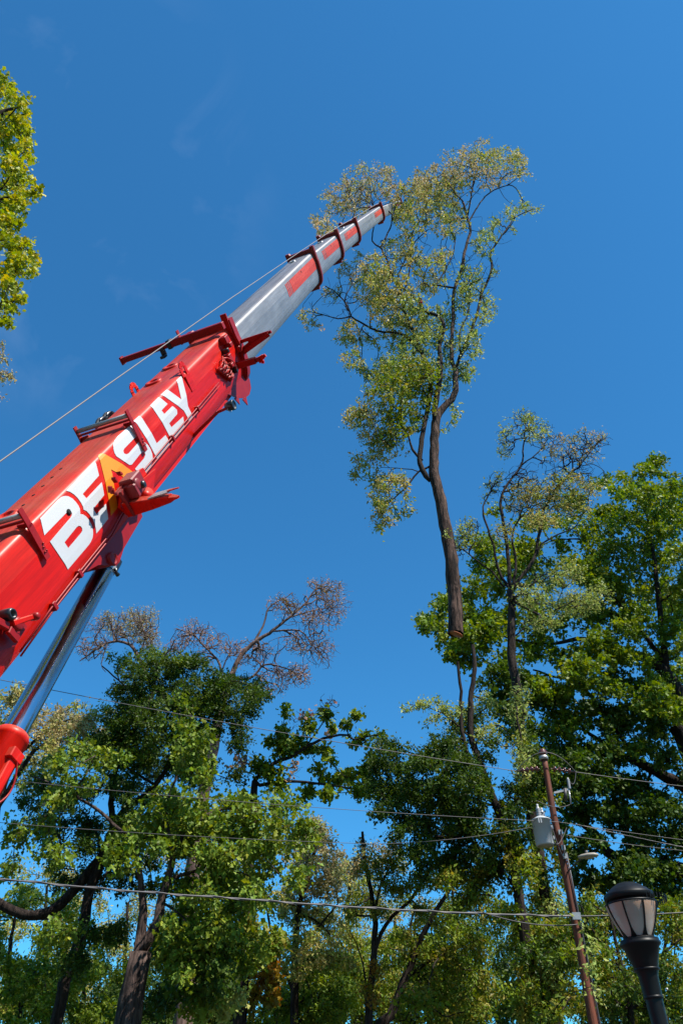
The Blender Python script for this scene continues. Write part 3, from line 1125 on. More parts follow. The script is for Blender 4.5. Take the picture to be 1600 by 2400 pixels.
for a in (-2.4, 5.7):
    for s in (-1, 1):
        e = CC + CX * a + CYv * s * 2.7
        og = MB().bar(CC + CX * a + CYv * s * 1.0 + UPV * .78, e + UPV * .74, .3, .26, UPV).tube([e + UPV * .75, e + UPV * .09], .07, 12).build('outrigger', M['red'], ch)
        MB().box(e + UPV * .05, CX * .35, CYv * .35, UPV * .045).build('outrigger_pad', M['black'], og)

#PART3
# ------------------------------------------------------------------ utility pole
PY = 21.6
pt, pb = UY(1272, 1772, PY), UY(1392, 2400, PY)
pole_dir = (pt - pb) / np.linalg.norm(pt - pb)
pfoot = pt - pole_dir * (pt[2] + .0) / pole_dir[2]
up_ = thing('utility_pole', (pfoot[0], pfoot[1], 0), 'red-brown wooden utility pole carrying a grey transformer and wires', 'utility pole')
RZ = lambda z: pfoot + pole_dir * (z / pole_dir[2])      # point on the pole axis at height z


def pole_r(z):
    return .142 - .0066 * z


zs = np.linspace(0, pt[2], 30)
mb = MB()
mb.tube([RZ(z) + np.array([.02 * math.sin(z * 1.3), .015 * math.cos(z * .9), 0]) for z in zs], [pole_r(z) for z in zs], 18)
mb.build('pole_shaft', M['polewood'], up_)


def zat(v):                           # height on the pole seen at image row v
    best = min(np.linspace(0, pt[2] + 1, 900), key=lambda z: abs(px_row(RZ(z)) - v))
    return best


def px_row(P):
    q = P - CAM
    return 1200 - F * (-q[1] * SP + q[2] * CP) / (q[1] * CP + q[2] * SP)


zt = pt[2]
MB().lathe(RZ(zt - .12), pole_dir, [(0, .105), (0, .125), (.10, .125), (.12, .10)], 18).build('top_band', M['steel'], up_)
MB().lathe(RZ(zt), pole_dir, [(-.02, .10), (.02, .085), (.05, .12), (.09, .13), (.12, .10), (.15, .11), (.19, .07), (.20, 0)], 18).build('top_insulator', M['porcelain'], up_)
WDIR = np.array([1.0, 0.04, 0])


def insulator_string(z, s, n=4):
    a = RZ(z) + WDIR * s * .14
    prof = [(0, .015), (.05, .015)]
    for k in range(n):
        b = .07 + k * .135
        prof += [(b, .02), (b + .015, .075), (b + .05, .085), (b + .075, .03), (b + .13, .022)]
    prof += [(.07 + n * .135 + .08, .012)]
    MB().lathe(a, WDIR * s + np.array([0, 0, -.12]), prof, 14).build('strain_insulator', M['porcelain'], up_)
    L_ = prof[-1][0]
    d = WDIR * s + np.array([0, 0, -.12])
    return a + d / np.linalg.norm(d) * L_


zi = zat(1802)
iL, iR = insulator_string(zi, -1), insulator_string(zi, 1)
# cutout fuse on a short bracket
zc = zat(1858)
c0 = RZ(zc) + WDIR * .1
c1 = UY(1332, 1850, PY)
MB().bar(c0, c1, .04, .05).build('fuse_bracket', M['steel'], up_)
fu = MB()
prof = [(0, .02)]
for k in range(8):
    prof += [(.02 + k * .035, .045), (.035 + k * .035, .028)]
prof += [(.32, .02), (.32, 0)]
MB().lathe(c1 + np.array([.02, 0, .0]), (0.02, 0, 1), prof, 14).build('fuse_insulator', M['porcelain_grey'], up_)
MB().tube([c1 + np.array([.0, 0, .0]), c1 + np.array([-.02, -.02, -.40])], .022, 10).build('fuse_tube', M['porcelain_grey'], up_)
MB().tube([c1 + np.array([-.10, 0, .02]), c1 + np.array([-.13, 0, -.30])], [.05, .04], 12).build('surge_arrester', M['wire_dark'], up_)

# transformer can
zc1, zc0 = zat(1918), zat(1990)
tc_ = UY(1270, 1953, PY - .05)
th = .5 * (UY(1262, 1922, PY)[2] - UY(1283, 1985, PY)[2])
base_c = np.array([tc_[0], PY - .12, tc_[2]]) - pole_dir * th
R_ = .235
can = MB().lathe(base_c, pole_dir, [(0, 0), (0, R_ - .02), (.03, R_), (2 * th * .93, R_), (2 * th * .93, R_ + .02), (2 * th * .97, R_ + .02), (2 * th, R_ - .03),
                                    (2 * th + .06, .10), (2 * th + .06, 0)], 40).build('transformer_can', M['transformer'], up_)
MB().lathe(base_c - pole_dir * .004, pole_dir, [(0, 0), (0, R_ - .03), (.002, R_ - .03)], 32).build('can_base', M['fixture'], can)
for dx in (-.02, .10):
    c = base_c + pole_dir * (2 * th + .04) + np.array([dx, (.0 if dx < 0 else .1), 0])
    prof = [(0, .05)]
    n = 4 if dx < 0 else 3
    for k in range(n):
        prof += [(.03 + k * .062, .075), (.06 + k * .062, .042)]
    prof += [(.05 + n * .062, .03), (.10 + n * .062, .03), (.10 + n * .062, 0)]
    MB().lathe(c, pole_dir, prof, 16).build('bushing', M['porcelain_grey'], can)
for z in (.35, .75):
    a = base_c + pole_dir * 2 * th * z + np.array([R_ * .75, .1, 0])
    MB().bar(a, RZ(a[2]), .05, .09).build('hanger', M['steel'], can)
for dx in (-.11, -.05):
    MB().box(base_c + pole_dir * 2 * th * .86 + np.array([dx, -R_ * .97, 0]), (.012, 0, 0), (0, .02, 0), pole_dir * .07).build('lifting_lug', M['transformer'], can)
# jumper loops
def loop(a, b, sag, r, name, mat, parent, n=14, side=(0, 0, 0)):
    a, b, side = np.asarray(a), np.asarray(b), np.asarray(side)
    pts = [a + (b - a) * f + np.array([0, 0, -4 * sag * f * (1 - f)]) + side * 4 * f * (1 - f) for f in np.linspace(0, 1, n)]
    return MB().tube(pts, r, 6, False).build(name, mat, parent)


loop(iL, iR, -.45, .010, 'jumper_wire', M['wire'], up_, side=(0, -.25, 0))
loop(c1 + np.array([.02, 0, .32]), iR, .25, .009, 'jumper_wire', M['wire'], up_)
loop(c1 + np.array([-.02, 0, -.40]), base_c + pole_dir * (2 * th + .48), .15, .009, 'jumper_wire', M['wire_dark'], up_, side=(0, -.1, 0))
loop(base_c + pole_dir * th * 1.3 + np.array([R_, -.1, 0]), RZ(zat(2010)) + np.array([0, -.16, 0]), .30, .012, 'service_drip_loop', M['wire_dark'], up_, side=(0, -.1, 0))
loop(base_c + pole_dir * th * 1.2 + np.array([R_ * .8, -.2, 0]), RZ(zat(1945)) + np.array([.2, -.2, 0]), .45, .012, 'service_drip_loop', M['wire_dark'], up_, side=(-.15, -.1, 0))
loop(RZ(zat(1950)) + np.array([.05, -.18, 0]), RZ(zat(2010)) + np.array([.02, -.18, 0]), -.1, .014, 'conduit', M['wire_dark'], up_)
for v in (1955, 1990, 2010):
    z = zat(v)
    MB().box(RZ(z) + np.array([.03, -pole_r(z) - .03, 0]), (.05, 0, 0), (0, .04, 0), (0, 0, .06)).build('clamp', M['steel'], up_)
# thin riser down the pole
MB().tube([RZ(z) + np.array([.10, -pole_r(z) * .95, 0]) for z in np.linspace(0.3, zat(2000), 8)], .022, 8).build('riser_conduit', M['wire_dark'], up_)

# street light on its own bracket arm at the pole
hz = UY(1375, 2008, PY - 1.0)
sl_ = thing('street_light', RZ(hz[2] - .1) + np.array([0, 0, 0]), 'small flat street light head on a thin arm beside the transformer', 'street light')
arm_s = RZ(hz[2] - .15)
pts = [arm_s + (hz - arm_s) * f + np.array([0, 0, .25 * math.sin(math.pi * .5 * f)]) - np.array([0, 0, .25 * f]) for f in np.linspace(0, 1, 10)]
MB().tube(pts, .018, 8).build('arm', M['wire_dark'], sl_)
hd = MB()
hv = np.array([.86, -.5, .0])
hs = np.array([.5, .86, 0])
prof = [(-.22, .06, .05), (-.12, .11, .07), (.05, .14, .08), (.20, .12, .07), (.27, .05, .04)]
vs, fs = [], []
for a, wd, ht in prof:
    c = hz + hv * a
    for k in range(12):
        an = 2 * math.pi * k / 12
        sn = math.sin(an)
        vs.append(c + hs * wd * math.cos(an) + np.array([0, 0, ht * (sn if sn > 0 else .35 * sn)]))
for i in range(len(prof) - 1):
    for k in range(12):
        fs.append((i * 12 + k, i * 12 + (k + 1) % 12, (i + 1) * 12 + (k + 1) % 12, (i + 1) * 12 + k))
fs += [list(range(12)), [48 + k for k in range(12)]]
hd.add(vs, fs, True)
hd.build('lamp_head', M['fixture'], sl_)
MB().lathe(hz + np.array([0, 0, .07]), (0, 0, 1), [(0, .04), (.07, .04), (.08, 0)], 12).build('photocell', M['wire_dark'], sl_)
MB().lathe(hz + hv * .03 + np.array([0, 0, -.022]), (0, 0, -1), [(0, .11), (.02, .10), (.03, 0)], 18).build('lens', M['fixture'], sl_)


# ------------------------------------------------------------------ overhead wires
def wire(name, pts, r, mat, label, sag=0.0, twist=0.0, group='overhead wires', n=40, cat='wire'):
    """pts world points, straight spans with a little sag"""
    out = []
    for i in range(len(pts) - 1):
        a, b = np.asarray(pts[i]), np.asarray(pts[i + 1])
        L_ = np.linalg.norm(b - a)
        for f in np.linspace(0, 1, n)[(0 if i == 0 else 1):]:
            out.append(a + (b - a) * f - np.array([0, 0, 4 * sag * f * (1 - f)]))
    o = MB()
    o.tube(out, r, 6, False)
    if twist:
        L_ = 0
        tw = []
        for i, p in enumerate(out):
            if i:
                L_ += np.linalg.norm(p - out[i - 1])
            tw.append(p + np.array([0, r * 1.3 * math.cos(L_ * twist), r * 1.3 * math.sin(L_ * twist)]))
        o.tube(tw, r * .8, 6, False)
    ob = o.build(name, mat, None, origin=out[len(out) // 2])
    ob['label'] = label
    ob['category'] = cat
    ob['group'] = group
    return ob


YW = 20.5
wire('overhead_wire', [UY(-250, 1542, 19.5), iL], .010, M['wire'], 'topmost overhead wire running left from the pole top across the sky', sag=.12)
wire('overhead_wire', [iR, UY(1850, 1868, 23.0)], .010, M['wire'], 'top wire running right from the brown insulators at the pole top', sag=.05)
zn = zat(1932)
pn = RZ(zn) + np.array([0, -.2, 0])
wire('overhead_wire', [UY(-250, 1798, 19.5), pn], .007, M['wire'], 'thin wire passing in front of the transformer towards the left trees', sag=.15)
wire('overhead_wire', [pn, UY(1850, 1998, 22.5)], .007, M['wire'], 'thin upper wire leaving the transformer to the right', sag=.04)
wire('overhead_wire', [UY(-250, 1905, 20.0), UY(880, 1978, 21.2), pn + np.array([-.3, 0, -.06])], .007, M['wire'], 'second thin wire sagging below the transformer wire at left', sag=.10)
pq = RZ(zat(1935)) + np.array([.45, -.2, -.02])
wire('overhead_wire', [pq, UY(1850, 2030, 22.5)], .009, M['wire'], 'twisted thick service cable leaving the pole to the right', sag=.05, twist=22)
pr = RZ(zat(1962)) + np.array([.15, -.2, 0])
wire('overhead_wire', [pr, UY(1850, 2010, 22.5)], .009, M['wire_dark'], 'dark thin wire below the service cable on the right', sag=.10)
# communication bundle low on the pole
zb = zat(2152)
pbn = RZ(zb) + np.array([0, -.22, 0])
wire('cable_bundle', [UY(-250, 2030, 17.5), UY(560, 2106, 19.4), pbn], .017, M['wire'], 'thick silvery cable bundle crossing low in front of the left trees', sag=.06, twist=5, cat='cable')
wire('overhead_wire', [UY(1130, 2138, 20.6), pbn + np.array([0, 0, -.18])], .014, M['wire_dark'], 'drooping dark cable under the bundle beside the pole', sag=.12)
wire('overhead_wire', [pbn, UY(1850, 2120, 22.0)], .016, M['wire_dark'], 'dark cable running right from the pole behind the lamp', sag=.05)
MB().box(pbn, (.10, 0, 0), (0, .05, 0), (0, 0, .08)).build('cable_clamp', M['steel'], up_)

# ------------------------------------------------------------------ post lamp, lower right
LD = 8.0
lt = U(1478, 2072, LD)
lb = UY(1536, 2400, lt[1])
lx = (lt[0] + lb[0]) / 2
lamp = thing('post_lamp', (lt[0], lt[1], 0), 'black cast-iron post lamp with acorn globe in the lower right corner', 'lamp')
LX, LYv = lt[0], lt[1]


def lz(v):
    return UY(1500, v - 9, LYv)[2]


z_top, z_rim, z_vent, z_gb, z_neck = lz(2066), lz(2108), lz(2124), lz(2206), lz(2222)
z_c1, z_c2 = lz(2281), lz(2346)
K = LD / F * .92
rr = lambda px: px * K * 0.5
g = MB()
C0 = np.array([LX, LYv, 0.0])
LT_, LB_ = UY(1467, 2080, LYv), UY(1545, 2400, LYv)
AX = (LT_ - LB_) / (LT_ - LB_)[2]
C0 = LT_ - AX * LT_[2]
MB().lathe(C0, AX, [(z_rim - .045, rr(112)), (z_rim - .04, rr(122)), (z_rim + .0, rr(124)), (z_rim + .012, rr(121)), (z_rim + .035, rr(104)), (z_rim + .05, rr(98)), (z_rim + .055, rr(92)),
                    (z_rim + .085, rr(72)), (z_rim + .11, rr(48)), (z_rim + .122, rr(25)), (z_rim + .126, 0)], 40).build('dome_cap', M['lamp_black'], lamp)
MB().lathe(C0, AX, [(z_vent + .0, rr(100)), (z_vent + .03, rr(104)), (z_rim - .03, rr(106))], 40).build('vent_ring', M['lamp_black'], lamp)
for k in range(40):
    an = 2 * math.pi * k / 40
    c = C0 + np.array([rr(110) * math.cos(an), rr(110) * math.sin(an), (z_vent + z_rim) / 2 - .005])
    MB().box(c, (-.0045 * math.sin(an), .0045 * math.cos(an), 0), (.004 * math.cos(an), .004 * math.sin(an), 0), (0, 0, .024)).build('vent_fin', M['lamp_black'], lamp)
MB().lathe(C0, AX, [(z_vent - .024, rr(121)), (z_vent - .02, rr(126)), (z_vent - .006, rr(126)), (z_vent - .002, rr(112))], 40).build('globe_collar', M['lamp_black'], lamp)


def glob_r(f):                        # 0 at the bottom, 1 at the top of the globe
    return rr(66 + (124 - 66) * (1 - (1 - f) ** 1.4))


gm, N_, L__, b_ = mat_new('prismatic_globe')
tcx = N_.new('ShaderNodeTexCoord')
sep = N_.new('ShaderNodeSeparateXYZ')
L__.new(tcx.outputs['Generated'], sep.inputs[0])
crr = N_.new('ShaderNodeValToRGB')
crr.color_ramp.elements[0].color = (0.62, 0.50, 0.43, 1)
crr.color_ramp.elements[1].color = (0.50, 0.29, 0.18, 1)
e_ = crr.color_ramp.elements.new(0.55)
e_.color = (0.44, 0.32, 0.25, 1)
L__.new(sep.outputs['Z'], crr.inputs[0])
L__.new(crr.outputs[0], b_.inputs['Base Color'])
b_.inputs['Roughness'].default_value = 0.22
b_.inputs['Transmission Weight'].default_value = 0.08
wv = N_.new('ShaderNodeTexWave')
wv.bands_direction = 'Z'
wv.inputs['Scale'].default_value = 14
wv.inputs['Distortion'].default_value = 0.4
L__.new(tcx.outputs['Generated'], wv.inputs['Vector'])
bpp = N_.new('ShaderNodeBump')
bpp.inputs['Strength'].default_value = 0.35
bpp.inputs['Distance'].default_value = 0.004
L__.new(wv.outputs[0], bpp.inputs['Height'])
L__.new(bpp.outputs[0], b_.inputs['Normal'])
zg0, zg1 = z_gb, z_vent - .02
MB().lathe(C0, AX, [(zg0 + (zg1 - zg0) * f, glob_r(f)) for f in np.linspace(0, 1, 16)], 48).build('globe', gm, lamp)
for k in range(8):
    an = 2 * math.pi * (k + .22) / 8
    dr = np.array([math.cos(an), math.sin(an), 0])
    mb = MB()
    pts = [C0 + dr * (glob_r(f) + .006) + AX * (zg0 + (zg1 - zg0) * f) for f in np.linspace(-.02, 1, 14)]
    for i in range(len(pts) - 1):
        wa, wb = [.0065 + .022 * max(0, 1 - j / 4) ** 2 for j in (i, i + 1)]
        mb.bar(pts[i], pts[i + 1], 2 * wa, .012, dr, 2 * wb, .012)
    mb.build('cage_rib', M['lamp_black'], lamp)
MB().lathe(C0, AX, [(z_gb - .06, rr(88)), (z_gb - .03, rr(90)), (z_gb - .015, rr(84)), (z_gb + .004, rr(66))], 36).build('globe_seat', M['lamp_black'], lamp)
MB().lathe(C0, AX, [(z_c2 - .02, rr(42)), (z_c1 - .06, rr(46)), (z_c1 - .02, rr(52)), (z_c1 + .06, rr(64)), (z_neck - .03, rr(84)), (z_neck - .01, rr(97)), (z_neck + .01, rr(98)), (z_neck + .02, rr(92)), (z_gb - .02, rr(92))], 36).build('neck', M['lamp_black'], lamp)
MB().lathe(C0, AX, [(z_c1 - .015, rr(52)), (z_c1 - .01, rr(61)), (z_c1 + .005, rr(62)), (z_c1 + .012, rr(56))], 32).build('neck_ring', M['lamp_black'], lamp)
MB().lathe(C0, AX, [(z_c2 - .02, rr(38)), (z_c2 - .014, rr(46)), (z_c2 + .004, rr(46)), (z_c2 + .012, rr(42))], 32).build('neck_ring', M['lamp_black'], lamp)
MB().lathe(C0, AX, [(0, .20), (.04, .20), (.10, .15), (.35, .13), (.45, .10), (.6, .085), (z_c2 - .25, rr(37)), (z_c2 - .02, rr(40))], 30).build('post', M['lamp_black'], lamp)
MB().lathe(C0 + np.array([0, -rr(52), z_c2 + .05]), (0, -1, 0), [(0, .012), (.006, .012), (.01, 0)], 10).build('screw', M['steel'], lamp)

#PART4
# ------------------------------------------------------------------ trees
def crop(ox, oy, sc):
    return lambda x, y: (ox + x / sc, oy + y / sc)


c1 = crop(0, 1900, 1.96)
c2 = crop(700, 1600, 2.24)
c3 = crop(1000, 900, 2.613)
c4 = crop(0, 150, 2.94)
c5 = crop(700, 320, 2.613)
c6 = crop(800, 850, 3.136)
c7 = crop(1200, 1700, 3.36)
c8 = crop(100, 1300, 1.96)
px_ = crop(0, 0, 1.0)

PAL = {
    'olive': [(.105, .115, .030), (.135, .120, .045), (.085, .110, .022), (.15, .14, .05)],
    'tan': [(.155, .13, .075), (.135, .125, .06), (.11, .12, .045), (.13, .11, .06)],
    'mix': [(.075, .115, .020), (.10, .13, .022), (.125, .12, .035), (.06, .095, .018)],
    'green': [(.058, .098, .018), (.080, .122, .020), (.046, .080, .015), (.098, .130, .022)],
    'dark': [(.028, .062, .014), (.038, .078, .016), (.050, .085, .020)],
    'lime': [(.16, .18, .018), (.125, .16, .014), (.20, .19, .025), (.09, .12, .012)],
    'oak': [(.088, .138, .034), (.070, .112, .025), (.112, .142, .030), (.056, .092, .02)],
    'pink': [(.155, .105, .145), (.16, .12, .105), (.18, .125, .14), (.14, .095, .13)],
    'rust': [(.20, .095, .018), (.15, .10, .020), (.12, .11, .02)],
    'pale': [(.12, .15, .045), (.15, .17, .06), (.095, .13, .035)],
}

BF = {'olive': .85, 'tan': .85, 'pale': .8, 'pink': .55}
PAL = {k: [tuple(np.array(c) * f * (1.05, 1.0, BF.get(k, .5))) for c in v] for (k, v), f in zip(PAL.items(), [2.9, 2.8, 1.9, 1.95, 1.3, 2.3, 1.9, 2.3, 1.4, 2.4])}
LEAF = {}
LEAF['simple'] = (np.array([(0, 0, 0), (-.26, .42, .07), (0, 1, -.04), (.26, .42, .07)], float), [(0, 3, 2), (0, 2, 1)])
_hv = [(0, 0, 0), (.30, .24, .05), (.12, .38, .02), (.40, .60, .06), (0, 1, -.06)]
_v = _hv + [(-x, y, z) for x, y, z in _hv[1:-1]]
_f = [(0, 1, 2), (0, 2, 6), (0, 6, 5), (2, 3, 4), (2, 4, 6), (6, 4, 7)]
LEAF['oak'] = (np.array(_v, float), _f)
_mv = [(0, 0, 0), (.30, .10, .03), (.22, .34, .02), (.48, .58, .05), (.18, .62, 0), (0, 1, -.05), (-.18, .62, 0), (-.48, .58, .05), (-.22, .34, .02), (-.30, .10, .03)]
LEAF['maple'] = (np.array([(0, 0, 0), (.34, .12, .04), (.20, .40, -.02), (.46, .60, .05), (0, 1, -.05), (-.46, .60, .05), (-.20, .40, -.02), (-.34, .12, .04)], float), [(0, 1, 2), (0, 2, 6), (0, 6, 7), (2, 3, 4), (6, 4, 5), (2, 4, 6)])


def mesh_np(name, verts, faces, smooth=False, col=None):
    verts = np.asarray(verts, np.float32)
    faces = np.asarray(faces, np.int32)
    n, k = faces.shape
    me = bpy.data.meshes.new(name)
    me.vertices.add(len(verts))
    me.vertices.foreach_set('co', verts.ravel())
    me.loops.add(n * k)
    me.loops.foreach_set('vertex_index', faces.ravel())
    me.polygons.add(n)
    me.polygons.foreach_set('loop_start', np.arange(0, n * k, k, dtype=np.int32))
    try:
        me.polygons.foreach_set('loop_total', np.full(n, k, dtype=np.int32))
    except Exception:
        pass
    me.polygons.foreach_set('use_smooth', np.full(n, smooth, dtype=bool))
    me.update(calc_edges=True)
    if col is not None:
        at = me.attributes.new('col', 'FLOAT_COLOR', 'POINT')
        c4_ = np.ones((len(verts), 4), np.float32)
        c4_[:, :3] = col
        at.data.foreach_set('color', c4_.ravel())
    return me


def catmull(P, step):
    P = np.asarray(P, float)
    if len(P) < 2:
        return P
    Q = np.vstack([2 * P[0] - P[1], P, 2 * P[-1] - P[-2]])
    out = [P[0]]
    for i in range(1, len(Q) - 2):
        p0, p1, p2, p3 = Q[i - 1:i + 3]
        n = max(1, int(np.linalg.norm((p2 - p1)[:3]) / step))
        for f in np.linspace(0, 1, n + 1)[1:]:
            out.append(.5 * (2 * p1 + (p2 - p0) * f + (2 * p0 - 5 * p1 + 4 * p2 - p3) * f ** 2 + (3 * p1 - p0 - 3 * p2 + p3) * f ** 3))
    return np.array(out)


def chain_rings(pts, rs, sides, rough=0.0):
    d = np.gradient(pts, axis=0)
    d /= np.linalg.norm(d, axis=1, keepdims=True) + 1e-9
    md = np.abs(d.mean(axis=0))
    ref = np.eye(3)[int(np.argmin(md))]
    s = ref - d * (d @ ref)[:, None]
    s /= np.linalg.norm(s, axis=1, keepdims=True) + 1e-9
    t = np.cross(d, s)
    a = np.arange(sides) * 2 * np.pi / sides
    r = rs[:, None] * (1 + (rng.normal(0, rough, (len(pts), sides)) if rough else 0))
    v = pts[:, None, :] + r[:, :, None] * (np.cos(a)[None, :, None] * s[:, None, :] + np.sin(a)[None, :, None] * t[:, None, :])
    n = len(pts)
    i = np.arange(n - 1)[:, None]
    k = np.arange(sides)[None, :]
    k2 = (k + 1) % sides
    f = np.stack([i * sides + k, i * sides + k2, (i + 1) * sides + k2, (i + 1) * sides + k], axis=-1).reshape(-1, 4)
    return v.reshape(-1, 3), f


def tree(name, label, Y, limbs, clumps, leaf='simple', size=.12, per=22, dens=1 / 120., bark_m='bark', spread=.8, sig=.20,
         cat='tree', ground=True, twig=.006, group=None, droop=.25, origin=None, cut=False, depth_k=1.0, seed=None, aspect=1.0, upn=.6, maxr=None, grow=1.12, fan=.7, branch_m=None):
    """limbs: (list of (u, v[, dY]), px width at start, px width at end), the first is the trunk.
    clumps: (crop function, palette, density factor, [(x, y, rx, ry[, dY])])"""
    global rng
    if seed is not None:
        rng = np.random.default_rng(seed)
    NMAX = 60000
    pos = np.zeros((NMAX, 3))
    dirs = np.zeros((NMAX, 3))
    par = np.full(NMAX, -1, int)
    rad = np.zeros(NMAX)
    ntk = np.zeros(NMAX, int)           # limb number, 0 = grown
    n = 0
    for li, lm in enumerate(limbs):
        pts_px, w0, w1 = lm[0], lm[1], lm[2]
        W = []
        for q in pts_px:
            yy = Y + (q[2] if len(q) > 2 else 0)
            W.append(UY(q[0], q[1], yy))
        if li == 0 and ground:
            b = W[0].copy()
            if b[2] > .3:
                W = [np.array([b[0] + (b[0] - W[1][0]) * .1, b[1], 0.0])] + W
        W = np.array(W)
        depth = np.linalg.norm(W - CAM, axis=1)
        wf = np.linspace(0, 1, len(W))
        R = (w0 + (w1 - w0) * wf) * .5 / F * depth * .93
        P = catmull(np.hstack([W, R[:, None]]), .28)
        P[:, :3] += rng.normal(0, .012, (len(P), 3))
        if li == 0:
            p = -1
        else:
            dd = np.linalg.norm(pos[:n] - P[0, :3], axis=1)
            p = int(np.argmin(dd))
        for i in range(len(P)):
            pos[n] = P[i, :3]
            rad[n] = max(P[i, 3], .008)
            par[n] = p
            j = min(i + 1, len(P) - 1)
            dv = P[j, :3] - P[max(j - 1, 0), :3]
            dirs[n] = dv / (np.linalg.norm(dv) + 1e-9)
            ntk[n] = li + 1
            p = n
            n += 1
    nl0 = n
    trunk_end = int((ntk[:n] == 1).sum())
    # attractors
    att, acol = [], []
    for fn, pal, df, lst in clumps:
        pc = np.array(PAL[pal]) if pal != 'bare' else np.array([[-1., -1., -1.]])
        for cl in lst:
            x, y, rx, ry = cl[:4]
            dy0 = (cl[4] if len(cl) > 4 else 0) + rng.normal(0, spread)
            u0, v0 = fn(x, y)
            u1, _ = fn(x + rx, y)
            _, v1 = fn(x, y + ry)
            ru, rv = abs(u1 - u0) * grow, abs(v1 - v0) * grow
            k = max(2, int(dens * df * math.pi * ru * rv))
            q = rng.normal(0, 1, (k, 3))
            q /= np.linalg.norm(q, axis=1, keepdims=True)
            q *= (rng.random(k) ** .45)[:, None] * 1.02
            dist = np.linalg.norm(UY(u0, v0, Y + dy0) - CAM)
            rz = .5 * (ru + rv) / F * dist * 1.1 * depth_k
            for a in q:
                att.append(UY(u0 + a[0] * ru, v0 + a[1] * rv, Y + dy0 + a[2] * rz))
                acol.append(pc[rng.integers(len(pc))] * rng.uniform(.82, 1.18))
    att = np.array(att)
    acol = np.array(acol)
    tips = []
    if len(att):
        d0 = np.full(len(att), 1e9)
        for i in range(0, nl0, 400):
            d0 = np.minimum(d0, np.linalg.norm(att[:, None] - pos[None, i:min(i + 400, nl0)], axis=2).min(axis=1))
        order = np.argsort(d0)
        lo = 3 if nl0 > 20 else 0
        for ai in order:
            a = att[ai]
            dv = a - pos[lo:n]
            dist = np.sqrt((dv * dv).sum(axis=1)) + 1e-6
            cosv = (dv * dirs[lo:n]).sum(axis=1) / dist
            cost = dist * (1.5 - fan * cosv)
            j = int(np.argmin(cost)) + lo
            L_ = dist[j - lo]
            k = max(2, int(L_ / .30))
            ctrl = pos[j] + dirs[j] * L_ * .38 + rng.normal(0, .045 * L_, 3) + np.array([0, 0, .03 * L_])
            p = j
            prev = pos[j]
            first = n
            for f in np.linspace(0, 1, k + 1)[1:]:
                q = (1 - f) ** 2 * pos[j] + 2 * f * (1 - f) * ctrl + f * f * a + (rng.normal(0, .018, 3) if f < 1 else 0)
                pos[n] = q
                dq = q - prev
                dirs[n] = dq / (np.linalg.norm(dq) + 1e-9)
                par[n] = p
                prev = q
                p = n
                n += 1
                if n >= NMAX - 60:
                    break
            tips.append((n - 1, first, ai))
            if n >= NMAX - 60:
                break
    # pipe-model radii on the grown twigs
    cnt = np.zeros(n)
    for tn, _, _ in tips:
        cnt[tn] += 1
    for i in range(n - 1, -1, -1):
        if par[i] >= 0:
            cnt[par[i]] += cnt[i]
    grown = ntk[:n] == 0
    rg = twig * np.maximum(cnt, 1) ** .43
    if maxr:
        rg = np.minimum(rg, maxr)
    rad[:n] = np.where(grown, rg, rad[:n])
    for i in range(nl0, n):
        rad[i] = min(rad[i], rad[par[i]] * .95 + 1e-4)
    # chains
    children = [[] for _ in range(n)]
    for i in range(n):
        if par[i] >= 0:
            children[par[i]].append(i)
    root = thing(name, (0, 0, 0), label, cat, group)
    base0 = np.array([pos[0][0], pos[0][1], 0.0]) if ground else (np.array(origin) if origin is not None else pos[0].copy())
    root.location = tuple(base0)
    tv, tf, bv, bf = [], [], [], []
    tvo = bvo = 0
    starts = [0]
    while starts:
        s = starts.pop()
        ch = [par[s], s] if par[s] >= 0 else [s]
        cur = s
        while children[cur]:
            cs = sorted(children[cur], key=lambda c: (ntk[c] == ntk[cur] and ntk[c] > 0, rad[c]), reverse=True)
            starts.extend(cs[1:])
            cur = cs[0]
            ch.append(cur)
        P = pos[ch]
        R = rad[ch].copy()
        if par[s] >= 0:
            R[0] = min(R[0], R[1] * 1.25)
        if len(ch) < 2:
            continue
        is_tr = ntk[s] == 1
        sides = 14 if R.max() > .16 else 9 if R.max() > .06 else 6 if R.max() > .025 else 4 if R.max() > .012 else 3
        v, f = chain_rings(P - base0, R, sides, .045 if R.max() > .06 else 0)
        if is_tr:
            tv.append(v); tf.append(f + tvo); tvo += len(v)
        else:
            bv.append(v); bf.append(f + bvo); bvo += len(v)
    if tv:
        link('trunk', mesh_np('trunk', np.vstack(tv), np.vstack(tf), True), M[bark_m], root)
    if bv:
        o = link('branches', mesh_np('branches', np.vstack(bv), np.vstack(bf), True), M[branch_m or bark_m], root)
        o['kind'] = 'stuff'
    # leaves (none on the bare twigs)
    tips = [q for q in tips if acol[q[2]][0] >= 0]
    if len(tips) and per > 0:
        tpl, tfc = LEAF[leaf]
        tfc = np.array(tfc)
        K_ = len(tpl)
        N_l = per * len(tips)
        ctr = np.zeros((N_l, 3))
        colr = np.zeros((N_l, 3))
        gd = np.zeros((N_l, 3))
        w = 0
        for tn, first, ai in tips:
            b = max(first, tn - 2)
            f = rng.random(per) ** .7
            seg = pos[b][None] + (pos[tn] - pos[b])[None] * f[:, None]
            ctr[w:w + per] = seg + rng.normal(0, sig * .88, (per, 3)) * (.35 + .65 * f)[:, None]
            colr[w:w + per] = acol[ai][None]
            gd[w:w + per] = dirs[tn][None]
            w += per
        ax = rng.normal(0, 1, (N_l, 3)) * .8 + gd * .6
        ax[:, 2] -= droop
        ax /= np.linalg.norm(ax, axis=1, keepdims=True)
        nz = rng.normal(0, .75, (N_l, 3))
        nz[:, 2] += upn
        nz -= ax * (nz * ax).sum(axis=1, keepdims=True)
        nz /= np.linalg.norm(nz, axis=1, keepdims=True) + 1e-9
